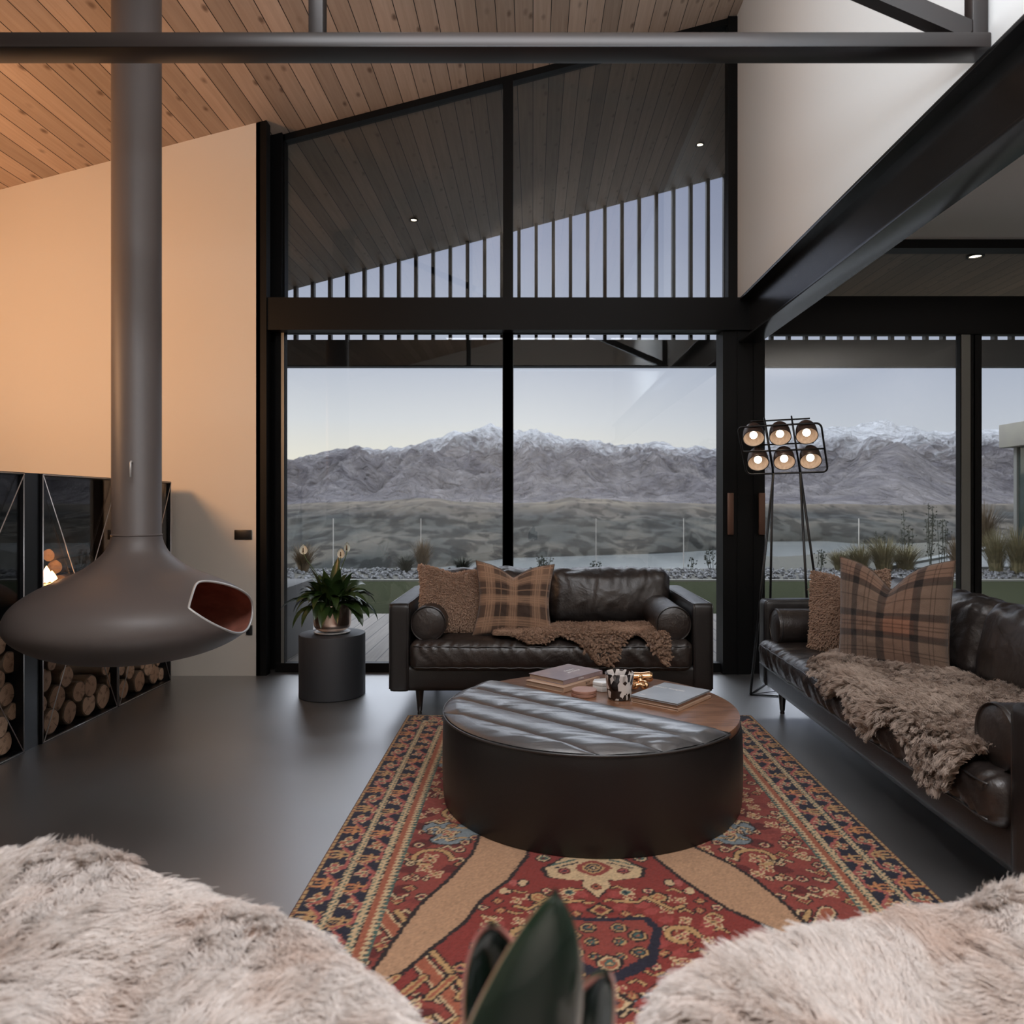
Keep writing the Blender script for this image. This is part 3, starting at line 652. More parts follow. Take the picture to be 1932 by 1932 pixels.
    for yy in np.arange(RY0+.25, RY1-.2, .155):
        for xx in (-.42, -.28, -.12, .03): sym(darkpatch, xx+rs.uniform(-.03, .03), yy+rs.uniform(-.03, .03), rs.uniform(.035, .06))
    for yy, xx in ((2.62, -.36), (3.35, -.32), (1.75, -.1), (3.95, -.25), (3.0, -.3)): sym(scroll, xx, yy, .075)
    for yy, xx in ((2.83, -.26), (3.62, -.33), (4.05, .05), (1.92, .0)): sym(cloud, xx, yy, .14)
    used = []
    for k in range(900):
        x = rs.uniform(-.60, .2); y = rs.uniform(RY0+.25, RY1-.22); t_ = k % 4
        if any((x-a)**2+(y-b)**2 < .042**2 for a, b in used): continue
        used.append((x, y))
        if t_ == 0: sym(lambda a, b, s: flower(a, b, .026, s), x, y)
        elif t_ == 1: sym(lambda a, b, s: rose(a, b, .024, (blk, bei, red, navy)), x, y)
        elif t_ == 2: sym(lambda a, b, s: (line([(a, b), (a+s*.03, b+.02), (a+s*.05, b-.01), (a+s*.08, b+.015)], .008, blk), line([(a, b), (a+s*.03, b+.02), (a+s*.05, b-.01), (a+s*.08, b+.015)], .0045, bei)), x, y)
        else: sym(lambda a, b, s: dia(a, b, .028, (blk, gold, red, rust)), x, y)
    for yy in np.arange(RY0+.3, RY1-.25, .35):
        for q in range(3): sym(lambda a, b, s: (ell(a, b, .014, .020, blk), ell(a, b, .010, .016, bei), ell(a, b, .005, .010, mar)), -.42+q*.032, yy+.1)
    # central medallion between the two camel bands (far half mirrors the near half)
    ym = 3.05
    bl_o = [(-.20, 2.80), (-.215, 2.66), (-.272, 2.486), (-.351, 2.313), (-.405, 2.086), (-.44, 1.93)]
    bl_i = [(-.01, 2.80), (-.0205, 2.634), (-.08, 2.468), (-.156, 2.352), (-.203, 2.217), (-.298, 2.061), (-.39, 1.90)]
    br_i = [(.41, 2.80), (.4275, 2.626), (.507, 2.447), (.60, 2.289), (.69, 2.193), (.76, 2.06), (.84, 1.90)]
    br_o = [(.58, 2.80), (.592, 2.702), (.678, 2.587), (.732, 2.482), (.777, 2.346), (.802, 2.236), (.85, 2.0), (.88, 1.93)]
    for F in (lambda p: p, lambda p: (p[0], 2*ym-p[1])):
        poly([F(p) for p in bl_i+br_i[::-1]], (.24, .034, .026))
        poly([F(p) for p in bl_o+bl_i[::-1]], camel); poly([F(p) for p in br_i+br_o[::-1]], camel)
        for bb in (bl_o, bl_i, br_i, br_o): line([F(p) for p in bb], .007, blk)
    for s in (-1, 1):
        def L(o, wd, c): line([(cx+s*(.685+o), 2.28), (cx+s*(.235+o), 1.60)], wd, c)
        L(0, .030, blk); L(0, .024, bei); L(0, .017, rust); L(-.055, .012, blk); L(-.055, .008, gold)
    poly(bl_o+bl_i[::-1], camel); poly(br_i+br_o[::-1], camel)
    for bb in (bl_o, bl_i, br_i, br_o): line(bb, .007, blk)
    poly([(-.01, 2.75), (.41, 2.75), (.41, 3.35), (-.01, 3.35)], red)
    # grain in the camel
    used = []
    for k in range(700):
        x = rs.uniform(.03, .40); y = rs.uniform(1.85, 2.42); t_ = k % 5
        if x > .207+.55*(2.75-y)*.8 or any((x-a)**2+(y-b)**2 < .038**2 for a, b in used): continue
        used.append((x, y))
        for sg in (1, -1):
            xx = .207+sg*(x-.03); 
            if t_ == 0: rose(xx, y, .020, (blk, bei, pink, navy))
            elif t_ == 1: dia(xx, y, .024, (blk, rust, gold, red))
            elif t_ == 2: line([(xx-.02, y), (xx, y+.012*sg), (xx+.02, y-.008)], .007, blk); line([(xx-.02, y), (xx, y+.012*sg), (xx+.02, y-.008)], .004, gold)
            elif t_ == 3: flower(xx, y, .020, sg)
            else: ell(xx, y, .026, .018, (.34, .06, .05), .5*sg)
    # medallion ornaments
    def inner(sg):
        Yf = lambda y: y if sg > 0 else 2*ym-y
        c0 = .207
        # palmette
        for c_, q in ((blk, 1.10), (bei, 1.0)):
            for s in (-1, 1):
                poly([(c0, Yf(2.63+.03*q)), (c0+s*.10*q, Yf(2.60+.02*q)), (c0+s*.165*q, Yf(2.545)), (c0+s*.15*q, Yf(2.50-.012*q)), (c0+s*.07*q, Yf(2.475-.008*q)), (c0, Yf(2.475-.008*q))], c_)
            poly([(c0-.035*q, Yf(2.49)), (c0-.045*q, Yf(2.43)), (c0, Yf(2.36-.012*(q-1)*10)), (c0+.045*q, Yf(2.43)), (c0+.035*q, Yf(2.49))], c_)
        ell(c0, Yf(2.55), .062, .055, red, p=1.4); rose(c0, Yf(2.55), .038, (gold, navy, gold, navy, bei)); rose(c0, Yf(2.425), .02, (mar, rust, blk))
        for s in (-1, 1):
            rose(c0+s*.10, Yf(2.53), .022, (mar, pink, navy)); line([(c0+s*.06, Yf(2.61)), (c0+s*.14, Yf(2.57))], .004, teal); line([(c0+s*.05, Yf(2.59)), (c0+s*.13, Yf(2.55))], .003, navy)
            rose(c0+s*.17, Yf(2.62), .03, (blk, bei, teal, mar)); rose(c0+s*.19, Yf(2.36), .034, (blk, gold, rust, gold)); rose(c0+s*.09, Yf(2.39), .022, (bei, teal, navy))
            line([(c0+s*.05, Yf(2.34)), (c0+s*.12, Yf(2.33)), (c0+s*.15, Yf(2.36)), (c0+s*.22, Yf(2.29)), (c0+s*.26, Yf(2.31))], .010, blk); line([(c0+s*.05, Yf(2.34)), (c0+s*.12, Yf(2.33)), (c0+s*.15, Yf(2.36)), (c0+s*.22, Yf(2.29)), (c0+s*.26, Yf(2.31))], .006, gold)
            ell(c0+s*.24, Yf(2.45), .02, .026, blk); ell(c0+s*.24, Yf(2.45), .014, .02, bei); ell(c0+s*.27, Yf(2.45), .014, .02, pink); ell(c0+s*.30, Yf(2.40), .014, .02, bei)
            dia(c0+s*.10, Yf(2.17), .040, (blk, gold, red, rust)); scroll(c0+s*.22, Yf(2.15), .05, s); flower(c0+s*.33, Yf(2.22), .03, s)
            for qx, qy in ((.28, 2.02), (.40, 2.0), (.52, 1.98), (.36, 2.1)): rose(c0+s*qx, Yf(qy), .026, (blk, gold, pink, navy)) if abs(qx) < .5 else None
            # dark shield
            poly([(c0, Yf(2.24)), (c0+s*.14, Yf(2.25)), (c0+s*.17, Yf(2.18)), (c0+s*.13, Yf(2.02)), (c0, Yf(1.93))], navy)
            poly([(c0, Yf(2.225)), (c0+s*.12, Yf(2.23)), (c0+s*.145, Yf(2.18)), (c0+s*.10, Yf(2.05)), (c0, Yf(1.97))], red)
            for qx, qy, qr in ((.045, 2.19, .028), (.095, 2.15, .032), (.04, 2.12, .024), (.09, 2.07, .030), (.035, 2.05, .02)): rose(c0+s*qx, Yf(qy), qr, (blk, gold, navy, teal, rust))
        dia(c0, Yf(2.285), .045, (blk, gold, red, mar)); rose(c0, Yf(2.02), .04, (blk, bei, rust, teal, gold))
        dia(c0, Yf(1.86), .05, (blk, bei, rust, navy)); 
        for s in (-1, 1):
            for q in range(3): dia(c0+s*(.12+q*.11), Yf(1.88-.02*q), .045, (blk, gold, rust, bei))
    inner(1)
    # near spandrels below the camel bands: dark triangles with gold leaves
    def leafs(x, y, s):
        for q in range(4):
            a = (x+s*q*.075, y); line([a, (a[0]-s*.05, y-.08)], .017, blk); line([a, (a[0]-s*.05, y-.08)], .012, gold); line([a, (a[0]-s*.05, y-.08)], .005, rust)
    sym(leafs, -.40, 1.80); sym(leafs, -.36, 1.96)
    # ---- borders
    dl = np.minimum(Xj-RX0, RX1-Xj); dn = np.minimum(Yj-RY0, RY1-Yj); d = np.minimum(dl, dn)
    along = np.where(dl < dn, Y, X)
    saw = np.abs(((along/.022) % 1)-.5)*2
    saw2 = ((along/.028) % 1)
    B = d < .285
    A[B] = mar
    def band(a, b, c, cond=None):
        m_ = (d >= a) & (d < b)
        if cond is not None: m_ &= cond
        A[m_] = c
    band(.262, .285, bei, d < .262+.022*saw); band(.262, .285, teal, d > .266+.018*saw)
    band(.236, .262, rust); band(.256, .262, bei, saw > .5)
    band(.205, .236, bei); band(.208, .233, teal, np.abs((d-.2205)-.007*np.sign(saw-.5)) < .0035); band(.203, .207, blk); band(.234, .237, blk)
    band(.128, .205, navy)
    band(.102, .128, bei); band(.104, .126, teal, np.abs((d-.115)-.006*np.sign(saw-.5)) < .0035); band(.100, .103, blk); band(.127, .130, blk)
    band(.014, .102, navy); band(.004, .014, gold, saw2 < .8); band(0, .004, navy)
    # border motifs
    def place(side, s, o, fn, rr):
        # side coords: s along, o distance from edge
        if side == 0: return fn(RX0+o, s, 1, 0)
        if side == 1: return fn(RX1-o, s, -1, 0)
        if side == 2: return fn(s, RY0+o, 0, 1)
        return fn(s, RY1-o, 0, -1)
    def crab(x, y, ux, uy, R, c):
        vx, vy = -uy, ux
        P = lambda a, b: (x+ux*a*R+vx*b*R, y+uy*a*R+vy*b*R)
        ell(*P(.25, 0), R*.5, R*.5, rust); ell(*P(.25, 0), R*.42, R*.42, c)
        for b in (-1, 1):
            line([P(.2, b*.2), P(-.5, b*.55), P(-1.0, b*.50)], R*.17, rust); line([P(.2, b*.2), P(-.5, b*.55), P(-1.0, b*.50)], R*.12, c)
            line([P(.4, b*.2), P(.75, b*.55)], R*.12, c); line([P(.1, b*.3), P(-.1, b*.85)], R*.12, c)
        line([P(0, 0), P(-.8, 0)], R*.11, c); ell(*P(.28, 0), R*.17, R*.17, navy)
    def bflower(x, y, ux, uy, R, c):
        for k in range(4):
            a = k*PI/2+.3; q = (x+math.cos(a)*R*.55, y+math.sin(a)*R*.55); ell(*q, R*.42, R*.36, bei, a); ell(*q, R*.29, R*.24, c, a)
        ell(x, y, R*.22, R*.22, teal); ell(x, y, R*.1, R*.1, gold); ell(x-ux*R*.1+R*.8*abs(uy), y+R*.9*abs(ux), R*.22, R*.2, gold)
    for lane, (oc, R) in enumerate(((.060, .043), (.167, .038))):
        for side in range(4):
            lo, hi = (RY0, RY1) if side < 2 else (RX0, RX1)
            n = int((hi-lo-.1)/.135); k = 0; s = lo+.07+(.0675 if lane else 0); prev = None
            while s < hi-.05:
                t_ = (k+lane) % 4
                if t_ % 2 == 0: place(side, s, oc, lambda x, y, ux, uy: crab(x, y, ux, uy, R, gold if t_ == 0 else (.56, .25, .10)), R)
                else: place(side, s, oc, lambda x, y, ux, uy: bflower(x, y, ux, uy, R*.9, rust if t_ == 1 else pink), R)
                q = place(side, s+.066, oc+(.03 if k % 2 else -.02), lambda x, y, ux, uy: (x, y), R)
                if prev: line([prev, place(side, s, oc+.034, lambda x, y, ux, uy: (x, y), R), q], .0055, pink)
                rose(q[0], q[1], .011, (bei, rust)); prev = q; s += .1; k += 1
    # outer rows of speckle: knot-level variation
    A *= (1+rs.normal(0, .10, A.shape[:2]))[..., None].clip(.6, 1.4)
    me = bpy.data.meshes.new('patterned_rug'); nv = (nx+1)*(ny+1)
    Z = .010+rs.uniform(-.0006, .0006, X.shape)
    co = np.stack([X, Y, Z], -1).reshape(-1, 3).astype(np.float32)
    idx = np.arange(nv).reshape(nx+1, ny+1); q = np.stack([idx[:-1, :-1], idx[1:, :-1], idx[1:, 1:], idx[:-1, 1:]], -1).reshape(-1, 4)
    # skirt
    border = np.concatenate([idx[:, 0], idx[-1, 1:], idx[-2::-1, -1], idx[0, -2:0:-1]]); nb = len(border)
    cs = co[border].copy(); cs[:, 2] = .0005; sk = np.arange(nb)+nv
    q2 = np.stack([border, sk, np.roll(sk, -1), np.roll(border, -1)], -1)
    co = np.concatenate([co, cs]); F = np.concatenate([q, q2]).astype(np.int32)
    me.vertices.add(len(co)); me.vertices.foreach_set('co', co.ravel()); me.loops.add(F.size); me.loops.foreach_set('vertex_index', F.ravel())
    me.polygons.add(len(F)); me.polygons.foreach_set('loop_start', np.arange(0, F.size, 4, dtype=np.int32)); me.update(calc_edges=True)
    ca = me.color_attributes.new('weave', 'FLOAT_COLOR', 'POINT'); col = np.ones((len(co), 4), np.float32); col[:nv, :3] = A.reshape(-1, 3); col[nv:, :3] = (.2, .12, .07); ca.data.foreach_set('color', col.ravel())
    mr = mat('rug_wool', (.5, .5, .5), .95, 0, .1, attr='weave', bump=[(420, .5, U)], sheen=.15)
    return tag(link('patterned_rug', me, mr), 'red, navy and gold Persian-style rug with two camel bands under the round ottoman', 'rug')
rug()

# ------------------------------------------------------------------ suspended fireplace
FC = Vector((-1.96, 3.7, 0))
PROF = [(.0005, .485), (.15, .489), (.30, .510), (.42, .55), (.50, .597), (.545, .645), (.556, .69), (.54, .745), (.50, .793), (.43, .842), (.34, .886), (.25, .927), (.19, .97), (.145, 1.015), (.122, 1.06), (.1135, 1.095)]
def smooth_prof(P, k=6):
    out = []
    for i in range(len(P)-1):
        p0 = P[max(i-1, 0)]; p1 = P[i]; p2 = P[i+1]; p3 = P[min(i+2, len(P)-1)]
        for q in range(k):
            t = q/k; out.append(tuple(.5*((2*p1[a])+(-p0[a]+p2[a])*t+(2*p0[a]-5*p1[a]+4*p2[a]-p3[a])*t*t+(-p0[a]+3*p1[a]-3*p2[a]+p3[a])*t**3) for a in (0, 1)))
    return out+[P[-1]]
SP = smooth_prof(PROF)
def prof_r(z):
    for (r0, z0), (r1, z1) in zip(SP, SP[1:]):
        if z0 <= z <= z1: return r0+(r1-r0)*(z-z0)/(z1-z0+1e-9)
    return .11
def outline(f):
    """lower and upper edge height of the fire opening at f in -1 (far) .. 1 (near)"""
    q = max(0, 1-abs(f)**2.2); p = .85 if f > 0 else .85+.40*f
    zc_ = .735+.045*f; return zc_-.118*q**p, zc_+.135*q**(.80 if f > 0 else .80+.20*f)
def cyl(phi, r, z): a = -math.radians(phi); return Vector((FC.x+r*math.cos(a), FC.y+r*math.sin(a), z))
fp = thing('suspended_fireplace', 'taupe steel bowl fireplace hanging from the ceiling on a round flue', 'fireplace', (FC.x, FC.y, .485))
def carve_by_delete(name, off, m):
    """lathe whose faces inside the opening are left out, grid lines bent onto the outline"""
    nphi = 64; rows = []
    mb = MB()
    # full revolution outside the opening sector
    prof = [(max(r-off, .0003), z) for r, z in SP]
    N = 120; a0, a1 = -34, 38
    ang = [a1+(360-(a1-a0))*i/N for i in range(N+1)]
    # opening sector: per column split into below and above the outline
    low = []; up = []
    def seg(za, zb, k=26): return [(prof_r(za+(zb-za)*q/k)-off, za+(zb-za)*q/k) for q in range(k+1)]
    za, zb = outline(1)[0], outline(-1)[0]
    def column(zm): return [p for p in prof if p[1] < .52]+seg(.52, zm)+seg(zm, 1.0)[1:]+[p for p in prof if p[1] > 1.0]
    mb.grid([[cyl(a, max(r, .0003), z) for r, z in column(za+(zb-za)*i/N)] for i, a in enumerate(ang)])
    for i in range(nphi+1):
        f = -1+2*i/nphi; f = math.sin(f*PI/2); phi = 2+36*f
        zl, zh = outline(f)
        lo = [p for p in prof if p[1] < .52]+seg(.52, zl); hi = seg(zh, 1.0)+[p for p in prof if p[1] > 1.0]
        low.append([cyl(phi, max(r, .0003), z) for r, z in lo]); up.append([cyl(phi, r, z) for r, z in hi])
    mb.grid(low); mb.grid(up)
    return weld(mb.build(name, m, fp, smooth=True), .0008)
carve_by_delete('bowl', 0, M['fire_shell']); carve_by_delete('firebox_lining', .009, M['fire_in'])
rimp = []; FS = [math.cos(PI*k/60) for k in range(61)]
for f in FS: z_ = outline(f)[1]; rimp.append(cyl(2+36*f, prof_r(z_)-.004, z_))
for f in FS[-2:0:-1]: z_ = outline(f)[0]; rimp.append(cyl(2+36*f, prof_r(z_)-.004, z_))
MB().tube(rimp, .0062, 8, closed=True).build('opening_rim', M['rim'], fp, smooth=True)
MB().lathe([(.1135, 1.095), (.1145, 1.10), (.1115, 1.106), (.1115, roof(-1.96)+.03)], (FC.x, FC.y, 0), 96).build('flue', M['fire_shell'], fp, smooth=True, autos=.6)
for v in bpy.data.objects['flue'].data.vertices:
    if v.co.z > 3: v.co.z = roof(v.co.x)-.002
MB().lathe([(.112, 1.094), (.1155, 1.096), (.1155, 1.103), (.112, 1.105)], (FC.x, FC.y, 0), 96).build('flue_collar', M['fire_shell'], fp, smooth=True)
hb = cyl(72, .11, 1.455); hd = Vector((math.cos(-math.radians(72)), math.sin(-math.radians(72)), 0))
MB().tube([hb, hb+hd*.035, hb+hd*.045+Vector((0, 0, -.006)), hb+hd*.045+Vector((0, 0, -.075))], .005, 8).build('damper_handle', M['rim'], fp, smooth=True)
def log_mesh(r, l, seed, n=28):
    """log along local +X (cut face at x=0 facing +X), slightly irregular; material 0 cut face, 1 bark"""
    r_ = random.Random(seed); ph = [r_.uniform(0, 6.28) for _ in range(4)]; am = [r_.uniform(.015, .07)/(k+1) for k in range(4)]
    mb = MB(); rad = [1+sum(am[k]*math.sin((k+1.5 if k == 0 else k+1)*2*PI*q/n*(1 if k else 0)+(k+1)*2*PI*q/n+ph[k]) for k in range(4)) for q in range(n)]
    def ring(x, s): return [(x, math.cos(2*PI*q/n)*r*rad[q]*s, math.sin(2*PI*q/n)*r*rad[q]*s) for q in range(n)]
    ctr = [(0.003, 0, 0)]; v = ctr+ring(.002, .45)+ring(.0, .90); mb.cur = 0
    f = [(0, 1+q, 1+(q+1) % n) for q in range(n)]+[(1+q, 1+n+q, 1+n+(q+1) % n, 1+(q+1) % n) for q in range(n)]
    mb.add(v, f); mb.cur = 1
    v = ring(.0, .90)+ring(-.004, 1.0)+ring(-l, .98); f = []
    for k in range(2): f += [(k*n+q, (k+1)*n+q, (k+1)*n+(q+1) % n, k*n+(q+1) % n) for q in range(n)]
    f.append(tuple(2*n+q for q in range(n))); mb.add(v, f); return mb
def logend_mat():
    m = bpy.data.materials.new('cut_wood_rings'); m.use_nodes = True; nt = m.node_tree; b = nt.nodes['Principled BSDF']; b.inputs['Roughness'].default_value = .85
    tc = nd(nt, 'ShaderNodeTexCoord'); oi = nd(nt, 'ShaderNodeObjectInfo')
    mp = nd(nt, 'ShaderNodeMapping'); mp.inputs[3].default_value = (0, 1, 1); nt.links.new(tc.outputs['Object'], mp.inputs[0])
    wv = nd(nt, 'ShaderNodeTexWave', wave_type='RINGS', rings_direction='SPHERICAL'); wv.inputs['Scale'].default_value = 42; wv.inputs['Distortion'].default_value = 1.6; wv.inputs['Detail'].default_value = 2; nt.links.new(mp.outputs[0], wv.inputs[0])
    nz = nd(nt, 'ShaderNodeTexNoise'); nz.inputs['Scale'].default_value = 26; nz.inputs['Detail'].default_value = 5; nt.links.new(tc.outputs['Object'], nz.inputs[0])
    c = mixc(nt, wv.outputs[0], (.56, .36, .235), (.74, .50, .345)); c = mixc(nt, ramp(nt, nz.outputs[0], [(.55, (0, 0, 0)), (.75, (1, 1, 1))]), c, (.20, .11, .065))
    # radial drying crack
    s = nd(nt, 'ShaderNodeSeparateXYZ'); nt.links.new(tc.outputs['Object'], s.inputs[0])
    t_ = ramp(nt, oi.outputs['Random'], [(0, (.72, .66, .62)), (1, (1, 1, 1))]); c = mixc(nt, 1.0, c, t_, 'MULTIPLY')
    ang = mth(nt, 'ARCTAN2', s.outputs[2], s.outputs[1]); a2 = mth(nt, 'ABSOLUTE', mth(nt, 'SUBTRACT', mth(nt, 'ADD', ang, mth(nt, 'MULTIPLY', nz.outputs[0], .35)), mth(nt, 'MULTIPLY_ADD', oi.outputs['Random'], 5.5, -2.7)))
    c = mixc(nt, ramp(nt, a2, [(.0, (1, 1, 1)), (.05, (0, 0, 0))]), c, (.06, .03, .02))
    nt.links.new(c, b.inputs['Base Color']); return m
M['logend'] = logend_mat()
lg = log_mesh(.045, .22, 77).build('fire_log', [M['logend'], M['bark']], None, smooth=True, local=True, autos=.5)
lg.location = (FC.x+.26, FC.y-.06, .575); lg.rotation_euler = (0, .15, -.5); tag(lg, 'small cut log lying inside the hanging fireplace bowl', 'log')

# ------------------------------------------------------------------ firewood cabinets
XF, XB, HT = -2.56, -2.98, 1.412
def cabinet(y0, y1, label, right_dark=False):
    t = thing('firewood_cabinet', label, 'cabinet', (-2.77, (y0+y1)/2, 0))
    MB().box((XB, y0, 0), (XB+.012, y1, HT)).build('back_panel', M['cab'], t)
    MB().box((XB, y0, .012), (XF, y0+.012, HT-.012)).build('side_panel', M['cab'], t); MB().box((XB, y1-.012, .012), (XF, y1, HT-.012)).build('side_panel', M['cab'], t)
    MB().box((XB, y0, HT-.012), (XF, y1, HT)).build('top_panel', M['cab'], t); MB().box((XB, y0, 0), (XF, y1, .012)).build('floor_panel', M['cab'], t)
    MB().box((XF-.018, y0+.014, .75), (XF-.014, y1-.014, HT-.014)).build('upper_glass', M['cabglass'], t)
    q = .004
    mb = MB(); X = XF+.001
    for a, b in (((y0+.006, .006), (y1-.006, .006)), ((y1-.006, .006), (y1-.006, HT-.006)), ((y1-.006, HT-.006), (y0+.006, HT-.006)), ((y0+.006, HT-.006), (y0+.006, .006))):
        mb.tube([(X, a[0], a[1]), (X, b[0], b[1])], .0028, 6)
    mb.build('edge_frame', M['silver'], t, smooth=True)
    MB().tube([(X, y0+.008, HT-.008), (X, y1-.008, .008)], .0026, 6).build('brace_rod', M['silver'], t, smooth=True)
    MB().tube([(X+.004, y1-.008, HT-.008), (X+.004, y0+.008, .008)], .0026, 6).build('brace_rod', M['silver'], t, smooth=True)
    return t
cabinet(2.90, 3.765, 'nearest black firewood cabinet with silver crossed rods, cut by the left edge')
cabinet(3.90, 4.61, 'middle black firewood cabinet with silver crossed rods, behind the hanging bowl')
cabinet(4.615, 5.29, 'far black firewood cabinet standing against the cream wall')
tag(MB().box((XB+.02, 3.768, 0), (XF-.012, 3.897, HT)).build('cabinet_divider', M['cab'], None), 'black upright divider between the near and middle firewood cabinets', 'divider')
LOGS = [  # zoom px cx, cy, ry, label
 (285,1395,78,'large round log with faint rings, left end of the upper row in the middle cabinet'),(320,1296,44,'log half hidden under the bowl at the upper left of the middle cabinet'),(370,1508,80,'largest log end crossed by the left rod of the middle cabinet'),
 (320,1667,78,'log at the bottom left of the middle cabinet'),(256,1545,56,'small log against the left edge of the middle cabinet'),(420,1370,65,'log with a dark knot high in the middle cabinet'),
 (443,1608,72,'bottom-row log second from the left in the middle cabinet'),(487,1465,65,'cracked log in the centre of the middle cabinet pile'),(557,1430,68,'log leaning on the cracked one in the middle cabinet'),
 (550,1570,68,'bottom-row log third from the left in the middle cabinet'),(638,1522,74,'oval log at the bottom right of the middle cabinet'),(705,1470,38,'small log at the bottom left of the far cabinet'),
 (688,1390,52,'split-looking log above the small one in the far cabinet'),(650,1320,48,'log at the top left of the far cabinet pile'),(742,1330,38,'narrow log second in the top row of the far cabinet'),
 (770,1455,60,'cracked log in the bottom row of the far cabinet'),(797,1340,50,'pale log in the top row of the far cabinet'),(858,1417,65,'largest log end in the far cabinet'),
 (870,1303,24,'tiny log high in the far cabinet'),(913,1325,45,'log above the largest one in the far cabinet'),(955,1368,60,'tall oval log near the right end of the far cabinet'),
 (965,1285,24,'tiny log at the top right of the far cabinet'),(998,1372,38,'last small log at the right end of the far cabinet'),
 (88,1285,68,'pale log under the left side of the bowl in the nearest cabinet'),(60,1485,72,'ringed log in the middle of the nearest cabinet'),(90,1588,52,'small log by the right edge of the nearest cabinet'),
 (12,1395,60,'log cut by the left picture edge, upper row of the nearest cabinet'),(42,1800,72,'bottom log of the nearest cabinet'),(8,1680,68,'log cut by the left picture edge, lower row of the nearest cabinet'),
 (10,1180,64,'pale split log left of the hanging bowl'),(12,1075,40,'dark-barked log topmost in the nearest cabinet')]
for i, (a, b, r_, lb) in enumerate(LOGS):
    px = a*.3106; py = 850+b*.3106; X = XF-.03; D = X*1410/(px-1005); z = EYE-(py-952)*D/1410; rr = r_*.3106*D/1410
    o = log_mesh(rr, .36, i).build('firewood_log', [M['logend'], M['bark']], None, smooth=True, local=True, autos=.5)
    o.location = (X-random.Random(i).uniform(0, .02), D, max(z, rr*1.0+.014)); o.rotation_euler = (random.Random(i+50).uniform(0, 6), 0, random.Random(i+9).uniform(-.05, .05))
    tag(o, lb, 'log', 'firewood logs in the black cabinets')
# logs lying lengthwise on a shelf higher up
for i, (y, z, r_, lb) in enumerate(((4.30, .985, .035, 'barked branch log topmost behind the rods, right of the flue neck'), (4.33, .915, .04, 'second barked log behind the rods, right of the flue neck'), (4.35, .83, .042, 'third barked log lowest behind the rods, right of the flue neck'))):
    o = log_mesh(r_, .34, 90+i).build('firewood_log', [M['logend'], M['bark']], None, smooth=True, local=True, autos=.5); o.location = (XF-.16, y+.24, z-.01); o.rotation_euler = (0, -.03, PI/2+.05*i)
    tag(o, lb, 'log', 'logs on the cabinet shelf')
tag(MB().box((XB+.02, 4.17, .765), (XF-.03, 4.60, .785)).build('cabinet_shelf', M['cab'], None), 'black shelf inside the middle firewood cabinet', 'shelf')
fl = thing('fire_flame', 'bright flame glowing behind the rods of the middle firewood cabinet', 'fire', (-2.66, 4.09, .83))
mb = MB()
for (dy, h_, r_) in ((0, .085, .030), (.045, .055, .026), (-.035, .045, .022)):
    mb.lathe([(.001, -.01), (r_, .008), (r_*.95, h_*.3), (r_*.5, h_*.7), (.001, h_)], (-2.66, 4.09+dy, .83), 14)
mb.build('flame', mat('flame_light', (1, .6, .3), .5, emis=((1, .50, .20), 14)), fl, smooth=True)
MB().box((XB+.02, 3.92, .775), (XF-.03, 4.165, .820)).build('burner_tray', M['cab'], fl)
light('fire_light', 'POINT', (-2.68, 4.06, .96), 2.5, (1, .45, .18), rad=.03)

# wall plates
tag(MB().box((-2.175, 5.445, .995), (-2.05, 5.457, 1.065)).build('switch_plate', M['plate'], None, bevel=.003), 'black rectangular switch plate on the cream wall beside the window frame', 'switch')
tag(MB().box((-2.09, 5.445, .30), (-2.045, 5.457, .37)).build('socket_plate', M['plate'], None, bevel=.003), 'black socket plate low on the cream wall behind the fireplace bowl', 'socket')

